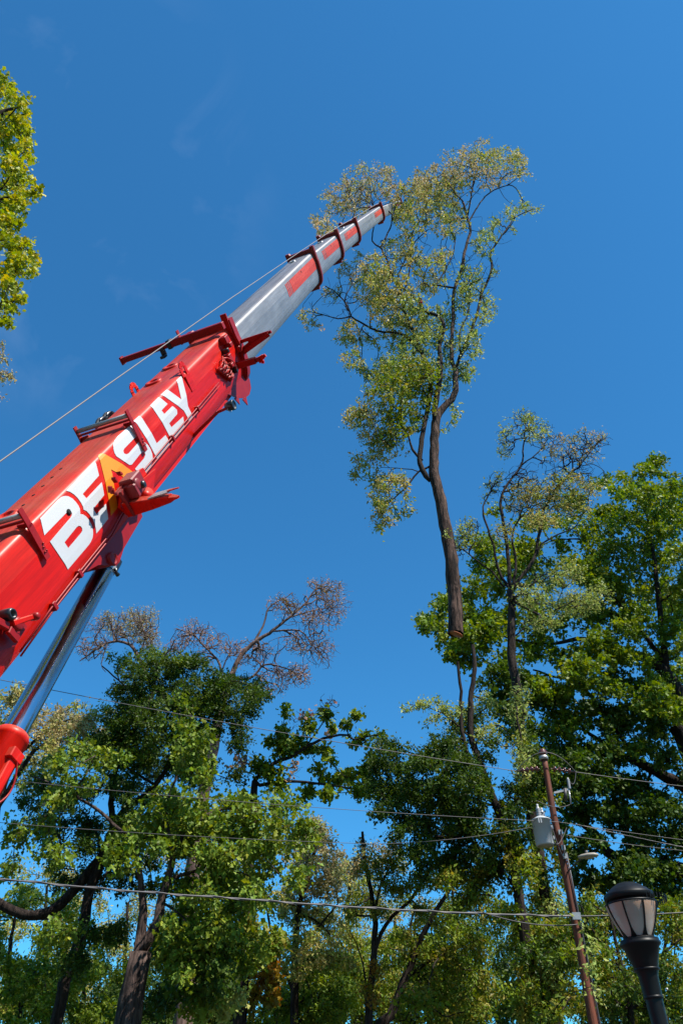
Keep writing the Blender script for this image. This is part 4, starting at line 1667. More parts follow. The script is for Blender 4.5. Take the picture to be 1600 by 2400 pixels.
        sx = np.cross(ax, nz)
        sz = size * rng.uniform(.5, 1.4, N_l) * np.repeat(rng.uniform(.75, 1.25, len(tips)), per)
        V = ctr[:, None, :] + sz[:, None, None] * (tpl[None, :, 0, None] * aspect * sx[:, None, :] + tpl[None, :, 1, None] * ax[:, None, :] + tpl[None, :, 2, None] * nz[:, None, :])
        V = V.reshape(-1, 3) - base0
        Fc = (tfc[None] + (np.arange(N_l) * K_)[:, None, None]).reshape(-1, 3)
        colr *= rng.uniform(.78, 1.22, (N_l, 1))
        colr[:, 0] *= rng.uniform(.88, 1.14, N_l)
        cc = np.repeat(np.clip(colr, .004, .9), K_, axis=0)
        o = link('crown', mesh_np('crown', V, Fc, False, cc), M['leaf'], root)
        o['kind'] = 'stuff'
    return root, pos[:n]


TREES = {}


def fill(poly, n, r0, r1, seed):
    """n clump centres scattered inside an outline"""
    g = np.random.default_rng(seed)
    P = np.array(poly, float)
    out = []
    lo, hi = P.min(axis=0), P.max(axis=0)
    while len(out) < n:
        q = g.uniform(lo, hi)
        ins = False
        j = len(P) - 1
        for i in range(len(P)):
            if (P[i][1] > q[1]) != (P[j][1] > q[1]) and q[0] < (P[j][0] - P[i][0]) * (q[1] - P[i][1]) / (P[j][1] - P[i][1]) + P[i][0]:
                ins = not ins
            j = i
        if ins and all((q[0] - o[0]) ** 2 + (q[1] - o[1]) ** 2 > (.55 * r0) ** 2 for o in out[-60:]):
            r = g.uniform(r0, r1)
            out.append((q[0], q[1], r * g.uniform(.9, 1.4), r * g.uniform(.7, 1.0)))
    return out


# ---- the tree top hanging from the crane
YT = 25.0
hang_limbs = [
    ([c6(840, 1992), c6(838, 1900), c6(830, 1700), c6(800, 1400), c6(750, 1150), c6(715, 960), c6(680, 820), c6(678, 650), c6(690, 450), c6(715, 370), c6(760, 320), c6(830, 230), c6(836, 60)], 38, 13),
    ([c6(690, 450), c6(685, 350), c6(700, 250), c6(725, 100), c6(720, 0), c5(870, 1400), c5(860, 1280), c5(890, 1170), c5(850, 1100), c5(770, 1070), c5(740, 1020), c5(650, 940), c5(600, 880)], 16, 4),
    ([c6(680, 820), c6(640, 860), c6(575, 740), c6(590, 560), c6(620, 400), c6(655, 200), c6(640, 30), c5(760, 1350), c5(700, 1200), c5(650, 1080), c5(620, 950), c5(570, 850), c5(545, 770)], 15, 4),
    ([c6(590, 720), c6(520, 640), c6(490, 540), c6(420, 420)], 8, 3),
    ([c6(650, 765), c6(570, 800), c6(470, 920), c6(380, 1000), c6(290, 1080)], 6, 2),
    ([c6(570, 800), c6(460, 780), c6(300, 770)], 3, 1.5),
    ([c6(836, 60), c5(955, 1420), c5(940, 1380), c5(935, 1250), c5(945, 1100), c5(950, 950), c5(1000, 800), c5(1015, 700), c5(1050, 580), c5(1030, 500), c5(1005, 400)], 11, 5),
    ([c5(1030, 500), c5(1060, 330), c5(1075, 200), c5(1110, 120)], 4, 1.5),
    ([c5(1040, 520), c5(1080, 450), c5(1170, 340), c5(1290, 290), c5(1370, 220)], 4, 1.5),
    ([c5(1005, 400), c5(930, 310), c5(860, 220)], 3.5, 1.5),
    ([c5(955, 1420), c5(1000, 1320), c5(1050, 1200), c5(1090, 1080), c5(1120, 960), c5(1170, 850), c5(1180, 770), c5(1170, 720), c5(1220, 640), c5(1290, 540), c5(1330, 490), c5(1430, 445)], 9, 2),
    ([c5(990, 1330), c5(985, 1200), c5(1030, 1090), c5(1050, 960), c5(1040, 850)], 5, 2),
    ([c5(760, 1330), c5(650, 1220), c5(560, 1200), c5(480, 1190), c5(400, 1150), c5(320, 1100), c5(300, 1040), c5(230, 960), c5(160, 915)], 7, 2.5),
    ([c5(320, 1100), c5(240, 1115), c5(150, 1090), c5(60, 1070)], 4, 1.5),
    ([c5(400, 1150), c5(375, 1200), c5(370, 1290)], 3, 1.5),
    ([c5(545, 770), c5(500, 680), c5(450, 640), c5(460, 520), c5(440, 330)], 4.5, 2),
    ([c5(500, 680), c5(560, 560), c5(575, 480), c5(610, 360), c5(560, 290)], 4, 1.5),
    ([c5(650, 930), c5(680, 800), c5(690, 620), c5(720, 540), c5(780, 460)], 4.5, 2),
    ([c5(610, 900), c5(620, 820), c5(700, 660), c5(790, 570)], 4, 2),
    ([c5(840, 910), c5(900, 810), c5(940, 730), c5(960, 620)], 4, 2),
]
hang_clumps = [
    (c5, 'bare', .35, [(430, 330, 180, 130), (850, 330, 170, 130), (1120, 230, 170, 130), (1230, 560, 120, 90), (640, 700, 170, 130), (880, 820, 150, 130), (250, 1000, 170, 130), (1100, 800, 100, 150)]),
    (c5, 'tan', .85, [(430, 280, 150, 100), (250, 380, 110, 90), (140, 540, 70, 80), (330, 440, 110, 60), (520, 210, 45, 45), (210, 600, 60, 50),
                      (1000, 170, 120, 100), (860, 260, 110, 80), (760, 300, 90, 90), (1180, 250, 90, 70), (560, 330, 50, 60)]),
    (c5, 'olive', .9, [(780, 330, 130, 90), (1120, 120, 90, 80), (1270, 150, 110, 80), (1375, 215, 45, 45), (850, 420, 140, 110), (680, 400, 90, 70), (930, 520, 100, 100),
                       (700, 520, 110, 80), (620, 470, 60, 60), (1330, 130, 60, 40), (960, 300, 90, 80)]),
    (c5, 'pale', .8, [(1380, 440, 85, 40), (1290, 470, 40, 40), (1320, 575, 18, 25), (1200, 520, 50, 40), (1170, 600, 60, 55), (1110, 690, 55, 60), (1200, 830, 25, 25), (1170, 1040, 45, 60), (1140, 1110, 45, 50)]),
    (c5, 'olive', .9, [(620, 680, 110, 80), (480, 820, 110, 85), (420, 900, 80, 90), (560, 930, 110, 110), (850, 750, 90, 60), (790, 900, 100, 80), (720, 760, 60, 60),
                       (560, 1060, 140, 90), (640, 1150, 140, 80), (480, 1010, 80, 60)]),
    (c5, 'pale', .72, [(1040, 880, 85, 100), (1030, 1000, 80, 80), (780, 1170, 110, 90), (850, 1230, 120, 100), (1040, 1230, 65, 100), (700, 1040, 90, 70),
                      (620, 1330, 120, 80), (560, 1430, 120, 80), (750, 1420, 130, 90), (930, 1400, 80, 80), (1040, 1440, 45, 50), (1090, 1340, 35, 40), (880, 1100, 70, 70), (690, 1260, 90, 60)]),
    (c5, 'tan', .6, [(60, 1100, 60, 60), (190, 960, 60, 45), (310, 830, 70, 50), (110, 1160, 40, 30), (380, 760, 50, 60)]),
    (c5, 'olive', .9, [(290, 1240, 70, 40), (330, 1360, 55, 55), (310, 1180, 60, 50), (420, 1230, 60, 40), (370, 1400, 30, 30)]),
    (c6, 'mix', .8, [(300, 60, 160, 70), (450, 60, 190, 80), (350, 200, 160, 100), (520, 200, 140, 110), (420, 330, 130, 90), (430, 470, 110, 90), (330, 560, 70, 60), (650, 280, 60, 110), (620, 100, 90, 80), (560, 420, 60, 80)]),
    (c6, 'olive', .8, [(200, 350, 110, 80), (100, 430, 80, 60), (250, 480, 110, 80), (200, 570, 60, 50), (330, 650, 120, 70), (170, 720, 80, 50), (130, 810, 60, 40), (260, 880, 90, 55),
                       (400, 870, 110, 50), (300, 960, 90, 60), (290, 1060, 80, 55), (300, 1170, 70, 45), (270, 1230, 25, 20), (430, 1110, 50, 30), (500, 1085, 35, 15), (480, 990, 40, 20), (60, 370, 40, 30)]),
    (c6, 'pale', .6, [(830, 390, 40, 60), (765, 520, 14, 40), (780, 190, 50, 70), (900, 100, 60, 50), (770, 1240, 20, 12), (790, 1365, 22, 8), (930, 130, 30, 20)]),
]
TREES['hang'] = tree('suspended_tree', 'cut tree top hanging in mid-air from the crane against the blue sky', YT, hang_limbs, hang_clumps, size=.135, per=15, dens=1 / 78.,
                     bark_m='bark_red', ground=False, spread=.6, sig=.14, twig=.008, seed=11, upn=.45, grow=1.28, branch_m='bark')
cutc = UY(*c6(840, 1990), YT)
cd_ = UY(*c6(838, 1900), YT) - cutc
cd_ /= np.linalg.norm(cd_)
rcut = 19 / F * np.linalg.norm(cutc - CAM) * .92
hk = [(-.02, 0), (-.02, rcut * .9), (.0, rcut * .97), (.02, rcut * .9)]
MB().lathe(cutc - np.array([0, 0, .03]), cd_ + np.array([.35, -.25, 0]), hk, 20).build('cut_face', M['cutwood'], TREES['hang'][0])
# sling from the boom tip into the crown
tipw = Lb(36.3, XO, cy_at(36.2) - .3)
nodes = TREES['hang'][1]
tgt = UY(*c5(745, 1030), YT)
sling = MB().tube([tipw, tipw + (tgt - tipw) * .5, tgt], .02, 8, False).build('load_rope', M['rope'], None, origin=tipw,
                                                                           label='steel load rope hanging from the boom tip into the suspended tree', cat='rope')
hkm = MB().tube([tgt + np.array([0, 0, .5]), tgt + np.array([0, 0, .1]), tgt - np.array([.1, 0, .05])], [.10, .13, .05], 10).build('hook_block', M['red'], None, origin=tgt,
                                                                                                                   label='red and white hook block inside the suspended crown', cat='hook')

# ---- tall slender tree on the right
TREES['slender'] = tree('slender_tree', 'tall slender tree with sparse pale crown rising right of the suspended trunk', 26.0, [
    ([px_(1300, 2400), px_(1304, 2236), px_(1292, 2146), px_(1274, 2087), px_(1259, 1998), px_(1245, 1893), px_(1233, 1819), px_(1217, 1700), px_(1210, 1608), px_(1197, 1531), px_(1199, 1417), px_(1195, 1385)], 36, 17),
    ([c3(510, 1260), c3(440, 1150), c3(410, 1000), c3(345, 800), c3(345, 750), c3(415, 610)], 8, 2.5),
    ([c3(510, 1260), c3(490, 1000), c3(460, 800), c3(455, 700), c3(500, 600), c3(575, 500), c3(590, 380), c3(605, 230)], 10, 2.5),
    ([c3(575, 500), c3(640, 450), c3(700, 400), c3(740, 320)], 4, 1.5),
    ([c3(520, 1270), c3(545, 1100), c3(520, 950), c3(550, 850), c3(640, 750)], 8, 2.5),
    ([c3(515, 1270), c3(560, 1200), c3(650, 1080), c3(690, 900), c3(715, 770), c3(800, 650), c3(870, 550), c3(930, 510), c3(950, 430), c3(980, 350)], 10, 2),
    ([c3(930, 510), c3(1010, 400), c3(1100, 320)], 3, 1.2),
    ([c3(670, 1040), c3(700, 980), c3(800, 920), c3(900, 880), c3(990, 740)], 5, 2),
    ([c3(470, 1240), c3(400, 1150), c3(300, 1080), c3(230, 1020), c3(190, 1005)], 5, 2),
    ([c3(520, 1560), c3(620, 1480), c3(760, 1400), c3(900, 1330)], 4, 2),
], [
    (c3, 'bare', .8, [(600, 240, 90, 90), (700, 320, 100, 90), (480, 360, 60, 90), (900, 380, 130, 90), (1040, 360, 90, 70), (820, 500, 130, 80), (420, 620, 70, 70), (600, 560, 100, 80), (250, 930, 90, 110), (180, 1020, 60, 60), (980, 560, 110, 80), (640, 760, 150, 80)]),
    (c3, 'pale', .42, [(600, 210, 80, 60), (480, 300, 50, 80), (700, 270, 70, 60), (470, 410, 50, 50), (640, 310, 80, 60), (430, 560, 40, 40), (390, 620, 60, 40), (370, 700, 40, 40), (220, 940, 70, 90), (260, 880, 50, 70)]),
    (c3, 'tan', .30, [(900, 330, 110, 60), (1050, 340, 60, 60), (860, 410, 90, 60), (740, 400, 70, 70), (980, 430, 100, 60)]),
    (c3, 'olive', .75, [(640, 650, 140, 70), (850, 590, 110, 60), (750, 700, 140, 70), (960, 650, 110, 60), (560, 730, 90, 60), (700, 830, 110, 60), (900, 760, 120, 60), (480, 900, 60, 60)]),
    (c3, 'pale', .6, [(700, 1200, 140, 80), (860, 1150, 110, 70), (850, 1350, 180, 90), (650, 1300, 110, 70), (1000, 1300, 130, 70), (700, 1450, 130, 60), (560, 1280, 70, 70)]),
    (px_, 'pale', .6, [(1225, 1780, 22, 60), (1240, 1860, 22, 50), (1250, 1950, 20, 40), (1290, 2120, 30, 40), (1300, 2260, 30, 60), (1215, 1650, 25, 50)]),
], size=.10, per=9, dens=1 / 34., bark_m='bark', spread=.7, sig=.13, twig=.008, seed=21, upn=.4)

# ---- broad green tree behind on the right
TREES['broad'] = tree('broad_green_tree', 'broad dense green tree filling the right edge behind the slender tree', 33.0, [
    ([px_(1760, 2400), px_(1740, 2100), px_(1700, 1900), px_(1640, 1800), px_(1590, 1700)], 80, 46),
    ([px_(1660, 1830), px_(1600, 1640), px_(1540, 1560), c3(1250, 1650), c3(1100, 1600), c3(950, 1560), c3(780, 1590)], 34, 7),
    ([px_(1700, 1900), px_(1560, 1820), px_(1500, 1790), px_(1440, 1760), px_(1380, 1720)], 30, 8),
    ([px_(1740, 2080), px_(1560, 2030), px_(1440, 2010), px_(1390, 1950), px_(1340, 1915), px_(1290, 1890)], 32, 8),
    ([px_(1590, 1700), px_(1560, 1560), px_(1545, 1430), px_(1530, 1300), px_(1510, 1180)], 20, 5),
    ([px_(1560, 1560), px_(1480, 1450), px_(1420, 1380), px_(1380, 1300)], 12, 4),
    ([c3(1040, 1180), c3(1040, 1080), c3(960, 960), c3(820, 950)], 8, 3),
    ([px_(1480, 1450), c3(1180, 1300), c3(1060, 1180), c3(960, 1110)], 9, 4),
    ([c3(780, 1590), c3(600, 1580), c3(420, 1530), c3(250, 1480), c3(120, 1540)], 7, 3),
    ([px_(1500, 1790), c3(950, 1850), c3(800, 1800), c3(650, 1750)], 10, 4),
], [
    (c3, 'green', 1.0, [(1350, 520, 100, 55), (1430, 480, 65, 50), (1530, 610, 70, 70), (1200, 620, 100, 80), (1060, 600, 80, 55), (1400, 680, 160, 80), (1300, 850, 190, 100), (1500, 800, 110, 120),
                        (1100, 800, 120, 80), (850, 830, 90, 50), (1150, 1000, 140, 90), (1400, 1050, 190, 110), (900, 1100, 130, 70), (1050, 1200, 140, 80), (1300, 1250, 190, 110), (1520, 1300, 140, 140),
                        (900, 700, 80, 50), (960, 900, 90, 70), (1600, 1000, 120, 200), (1600, 1500, 120, 200)]),
    (c3, 'green', .9, [(1150, 1400, 170, 90), (1380, 1500, 190, 110), (1000, 1450, 120, 70), (1200, 1680, 180, 80), (1480, 1750, 150, 130), (950, 1740, 140, 80), (1100, 1860, 140, 70), (800, 1900, 110, 60), (650, 1850, 110, 70), (1350, 1900, 130, 90), (1530, 1980, 120, 90)]),
    (c3, 'green', 1.0, [(340, 980, 65, 50), (400, 1000, 70, 60), (340, 1110, 90, 80), (280, 1210, 60, 50), (250, 1290, 70, 50), (110, 1350, 60, 50), (60, 1500, 60, 50), (130, 1600, 70, 45), (300, 1400, 110, 90),
                        (420, 1250, 130, 90), (400, 1500, 100, 80), (300, 1600, 90, 50), (450, 1680, 90, 60), (600, 1000, 110, 80), (560, 1150, 110, 90), (700, 1090, 90, 60), (20, 1450, 30, 30), (640, 1380, 90, 70), (700, 1650, 110, 60), (420, 780, 40, 40)]),
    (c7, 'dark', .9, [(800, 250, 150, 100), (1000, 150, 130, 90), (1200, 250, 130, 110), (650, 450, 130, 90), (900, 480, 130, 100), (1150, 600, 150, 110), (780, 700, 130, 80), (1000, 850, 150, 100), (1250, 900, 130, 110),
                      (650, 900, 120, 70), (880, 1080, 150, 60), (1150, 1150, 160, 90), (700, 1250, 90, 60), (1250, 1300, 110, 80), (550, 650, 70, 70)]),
    (px_, 'green', .8, fill([(1075, 1310), (1130, 1230), (1260, 1190), (1400, 1130), (1470, 1090), (1640, 1080), (1640, 1750), (1420, 1800), (1330, 1700), (1200, 1640), (1120, 1560), (980, 1530), (985, 1450), (1060, 1400)], 85, 22, 38, 301)),
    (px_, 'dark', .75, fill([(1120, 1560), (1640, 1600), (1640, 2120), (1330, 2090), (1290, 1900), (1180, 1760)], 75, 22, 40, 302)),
], leaf='maple', size=.165, per=20, dens=1 / 145., bark_m='bark', spread=1.3, sig=.17, seed=31, aspect=.9)

# ---- vine-covered pair of stems left of the pole
TREES['vine'] = tree('vine_covered_tree', 'dark vine-covered double stem with ragged foliage left of the utility pole', 25.0, [
    ([px_(1276, 2400), px_(1258, 2314), px_(1231, 2203), px_(1213, 2091), px_(1200, 2002), px_(1164, 1890), px_(1133, 1814), px_(1106, 1734), px_(1102, 1640), px_(1111, 1570), px_(1107, 1512)], 30, 9),
    ([px_(1164, 1890), px_(1120, 1820), px_(1093, 1756), px_(1079, 1689), px_(1077, 1600), px_(1071, 1550)], 12, 6),
    ([px_(1106, 1734), px_(1060, 1690), px_(1010, 1660), px_(950, 1650)], 4, 1.5),
    ([px_(1213, 2091), px_(1160, 2020), px_(1100, 1970), px_(1040, 1960)], 7, 3),
    ([px_(1231, 2203), px_(1180, 2120), px_(1120, 2080)], 6, 3),
], [
    (c2, 'pale', .55, [(760, 140, 110, 50), (640, 110, 60, 30), (560, 140, 40, 20), (900, 170, 90, 60), (970, 100, 60, 60), (1000, 250, 70, 60), (820, 240, 70, 40), (690, 200, 50, 30)]),
    (c2, 'dark', 1.0, [(400, 420, 55, 45), (470, 450, 90, 55), (600, 430, 100, 50), (700, 390, 70, 50), (760, 310, 80, 50), (420, 560, 90, 60), (560, 560, 110, 70), (680, 600, 120, 80), (800, 520, 110, 80),
                       (880, 650, 110, 70), (420, 690, 60, 40), (600, 720, 110, 50), (700, 790, 110, 50), (620, 880, 90, 70), (880, 790, 100, 60), (850, 420, 80, 60), (960, 560, 60, 90), (740, 950, 90, 40)]),
    (c2, 'mix', .8, [(850, 1000, 120, 55), (760, 1030, 80, 50), (900, 1150, 110, 70), (1000, 1000, 80, 90), (1080, 700, 60, 90), (1180, 600, 50, 90), (1130, 880, 60, 80), (1200, 1000, 60, 100), (1050, 1200, 90, 70)]),
    (c2, 'mix', .5, [(1250, 1150, 70, 90), (1150, 1350, 80, 80), (1300, 1350, 90, 100), (1220, 1550, 90, 100), (1380, 1500, 80, 100), (1330, 1700, 90, 90), (1180, 1700, 80, 80)]),
    (px_, 'dark', .7, fill([(850, 1730), (960, 1750), (1080, 1690), (1200, 1680), (1290, 1790), (1300, 2080), (1100, 2130), (960, 2080), (900, 1950), (850, 1880)], 60, 18, 32, 303)),
    (px_, 'mix', .45, fill([(1150, 1700), (1290, 1750), (1330, 2100), (1330, 2400), (1200, 2400), (1150, 2100)], 26, 14, 26, 304)),
], size=.115, per=22, dens=1 / 95., spread=.8, sig=.13, seed=41, upn=.4)

# ---- thin forked tree in the middle distance
TREES['thin'] = tree('thin_forked_tree', 'thin forked tree with sparse yellowish leaves at the bottom centre', 27.5, [
    ([px_(863, 2400), px_(870, 2292), px_(878, 2225), px_(876, 2136), px_(865, 2069), px_(852, 2002), px_(850, 1950)], 20, 6),
    ([px_(878, 2225), px_(892, 2189), px_(919, 2149), px_(959, 2113), px_(1003, 2046), px_(1057, 1993), px_(1111, 1970)], 10, 4),
    ([px_(876, 2136), px_(892, 2078), px_(914, 2024), px_(925, 1960)], 7, 3),
    ([px_(863, 2330), px_(845, 2240), px_(820, 2180)], 5, 2),
], [
    (c2, 'tan', .6, [(350, 850, 50, 40), (330, 930, 40, 60), (450, 900, 60, 50), (500, 860, 40, 40), (300, 980, 50, 60)]),
    (c2, 'mix', .7, [(400, 980, 70, 60), (520, 970, 60, 50), (480, 1080, 70, 50), (360, 1120, 60, 60), (560, 1080, 60, 50), (420, 1200, 50, 40), (620, 1060, 60, 40), (300, 1200, 60, 60), (640, 1200, 60, 50)]),
    (c2, 'rust', .5, [(400, 1520, 35, 50), (380, 1650, 40, 50), (350, 1600, 30, 40)]),
], size=.10, per=18, dens=1 / 60., spread=.6, sig=.15, seed=51)

# ---- leaning dark tree behind it
TREES['lean'] = tree('leaning_dark_tree', 'dark leaning stem with small green leaves right of the thin forked tree', 30.0, [
    ([px_(890, 2400), px_(914, 2381), px_(945, 2300), px_(968, 2247), px_(995, 2180), px_(1030, 2120), px_(1070, 2060)], 24, 7),
    ([px_(945, 2300), px_(1010, 2250), px_(1080, 2220)], 9, 4),
    ([px_(968, 2247), px_(960, 2180), px_(975, 2120)], 7, 3),
], [
    (c2, 'mix', .7, [(560, 1330, 70, 40), (650, 1260, 60, 50), (780, 1280, 90, 50), (860, 1330, 100, 60), (700, 1400, 110, 60), (560, 1450, 60, 50), (620, 1520, 100, 60), (800, 1450, 110, 60), (950, 1400, 90, 70),
                     (700, 1560, 110, 60), (900, 1540, 110, 60), (800, 1650, 120, 60), (620, 1660, 100, 60), (1000, 1640, 110, 70), (720, 1750, 120, 50), (920, 1740, 120, 50), (540, 1740, 70, 50)]),
], size=.13, per=18, dens=1 / 100., spread=1.0, sig=.15, seed=61)

# ---- small-leaved thicket around the pole's lower half
TREES['thicket'] = tree('thicket_tree', 'small-leaved twiggy thicket behind the lamp at the lower right', 24.0, [
    ([px_(1480, 2400), px_(1475, 2330), px_(1450, 2240), px_(1430, 2150)], 16, 5),
    ([px_(1475, 2330), px_(1530, 2260), px_(1590, 2200)], 8, 3),
    ([px_(1450, 2240), px_(1400, 2200), px_(1360, 2120)], 7, 3),
], [
    (c7, 'mix', .5, [(150, 1900, 120, 120), (120, 2100, 120, 120), (300, 2000, 100, 120), (450, 1800, 80, 100), (650, 1500, 70, 60), (700, 1650, 90, 70), (800, 1800, 110, 90), (950, 2000, 100, 100), (750, 2000, 110, 100),
                       (650, 1850, 80, 80), (800, 2200, 130, 100), (600, 2200, 90, 100), (450, 2100, 80, 100), (300, 2250, 110, 90), (950, 2250, 100, 80)]),
    (c7, 'mix', .7, [(1220, 1500, 90, 80), (1280, 1650, 90, 90), (1230, 1850, 90, 100), (1290, 2000, 90, 90), (1230, 2200, 90, 100), (1250, 1400, 80, 60), (630, 1330, 60, 50), (600, 1420, 50, 50)]),
    (c7, 'pale', .5, [(640, 1750, 40, 60, -4.2), (610, 1930, 45, 60, -4.2), (560, 1600, 30, 50, -4.0), (660, 2100, 40, 50, -4.3)]),
    (px_, 'dark', .5, fill([(1180, 2200), (1420, 2140), (1640, 2120), (1640, 2420), (1150, 2420)], 26, 20, 34, 305)),
], size=.12, per=15, dens=1 / 95., spread=.7, sig=.13, seed=71, upn=.4)

# ---- left group: twiggy budding tree behind
TREES['bud'] = tree('budding_tree', 'tall nearly bare tree with pinkish buds above the left trees', 38.5, [
    ([px_(430, 2400), px_(440, 2150), px_(470, 1900), px_(500, 1750), px_(520, 1650), px_(544, 1580)], 46, 16),
    ([c8(870, 550), c8(900, 480), c8(960, 410), c8(1040, 360), c8(1130, 290), c8(1200, 230), c8(1250, 160)], 13, 3),
    ([c8(1050, 352), c8(1180, 350), c8(1250, 430), c8(1310, 490)], 5, 1.5),
    ([c8(980, 390), c8(1020, 310), c8(1040, 240), c8(1130, 190)], 6, 2),
    ([c8(1130, 290), c8(1230, 260), c8(1340, 240)], 4, 1.5),
    ([c8(870, 560), c8(950, 570), c8(1020, 505), c8(1110, 520), c8(1200, 560)], 7, 2),
    ([c8(830, 640), c8(820, 540), c8(800, 480), c8(740, 420), c8(690, 370), c8(615, 338)], 8, 2),
    ([c8(820, 540), c8(850, 470), c8(880, 420)], 4, 2),
    ([c8(700, 800), c8(520, 620), c8(440, 470), c8(400, 412), c8(320, 400), c8(240, 440), c8(170, 490)], 12, 2.5),
    ([c8(440, 470), c8(470, 380), c8(450, 290)], 5, 2),
    ([c8(330, 400), c8(320, 330), c8(300, 280)], 4, 1.5),
    ([c8(300, 405), c8(270, 500), c8(290, 540)], 3, 1.5),
], [
    (c8, 'bare', .30, [(1310, 200, 110, 90), (1240, 300, 120, 90), (1130, 230, 100, 60), (1270, 450, 90, 80), (1100, 570, 140, 60), (980, 470, 110, 80), (700, 370, 110, 70), (820, 430, 90, 70), (230, 400, 90, 90), (440, 330, 110, 90), (320, 320, 70, 60), (600, 440, 60, 50), (1180, 400, 120, 60)]),
    (c8, 'pink', .40, [(1310, 170, 80, 60), (1330, 250, 75, 80), (1240, 290, 70, 60), (1100, 240, 70, 50), (1285, 420, 50, 70), (1180, 410, 70, 50), (1100, 560, 120, 50), (980, 450, 90, 60), (1180, 540, 60, 50), (1240, 130, 40, 30), (1050, 620, 70, 30)]),
    (c8, 'tan', 1.0, [(460, 290, 75, 50), (440, 350, 90, 55), (310, 290, 45, 35), (330, 340, 50, 40), (490, 400, 50, 50), (400, 300, 40, 50)]),
    (c8, 'pink', .40, [(250, 320, 40, 40), (200, 440, 40, 50), (260, 400, 50, 50), (680, 350, 70, 50), (760, 380, 60, 50), (860, 430, 60, 40), (600, 440, 45, 35), (640, 400, 30, 40), (720, 480, 60, 40)]),
    (c8, 'rust', .4, [(1310, 180, 60, 60), (1130, 230, 50, 40)]),
], size=.10, per=3, dens=1 / 15., spread=.8, sig=.16, seed=81, bark_m='bark_twig', twig=.0095, upn=.3, fan=.95)

# ---- dense dark tree in front of it
TREES['dense'] = tree('dense_dark_tree', 'dense dark green tree below the pinkish budding branches at left', 26.5, [
    ([px_(133, 2400), px_(158, 2283), px_(194, 2181), px_(209, 2094), px_(240, 2010), px_(265, 1945)], 26, 20),
    ([px_(265, 1945), px_(290, 1900), px_(330, 1870), px_(365, 1841), px_(406, 1769), px_(440, 1690)], 18, 7),
    ([px_(265, 1945), px_(262, 1860), px_(290, 1750), px_(350, 1650), px_(370, 1560)], 15, 5),
    ([px_(350, 1650), px_(294, 1606), px_(240, 1562)], 6, 3),
    ([px_(440, 1690), px_(520, 1640), px_(590, 1610)], 6, 3),
    ([px_(275, 1931), px_(255, 1987), px_(214, 2038), px_(168, 2094), px_(122, 2135), px_(76, 2145), px_(31, 2135), px_(-40, 2090)], 24, 19),
    ([px_(370, 1560), px_(400, 1520), px_(410, 1500)], 5, 2),
    ([px_(365, 1841), px_(300, 1800), px_(230, 1760)], 7, 3),
], [
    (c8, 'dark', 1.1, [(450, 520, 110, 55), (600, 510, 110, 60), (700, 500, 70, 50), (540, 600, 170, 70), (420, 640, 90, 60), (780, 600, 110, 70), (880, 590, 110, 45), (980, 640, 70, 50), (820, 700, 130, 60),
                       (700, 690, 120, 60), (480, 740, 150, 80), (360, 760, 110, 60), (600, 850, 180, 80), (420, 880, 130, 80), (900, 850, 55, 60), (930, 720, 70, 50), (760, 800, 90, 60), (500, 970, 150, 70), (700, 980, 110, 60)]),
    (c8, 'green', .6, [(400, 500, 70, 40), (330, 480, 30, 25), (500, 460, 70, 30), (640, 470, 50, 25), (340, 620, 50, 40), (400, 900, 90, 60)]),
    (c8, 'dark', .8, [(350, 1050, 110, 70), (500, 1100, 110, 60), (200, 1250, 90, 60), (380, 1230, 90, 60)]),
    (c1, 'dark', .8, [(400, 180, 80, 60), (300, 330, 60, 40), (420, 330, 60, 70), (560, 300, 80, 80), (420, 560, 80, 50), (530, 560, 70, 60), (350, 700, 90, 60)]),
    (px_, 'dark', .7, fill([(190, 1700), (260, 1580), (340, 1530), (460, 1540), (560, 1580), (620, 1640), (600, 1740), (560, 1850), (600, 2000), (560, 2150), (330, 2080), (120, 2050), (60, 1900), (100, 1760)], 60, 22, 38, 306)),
], size=.105, per=26, dens=1 / 95., spread=.9, sig=.13, seed=91)

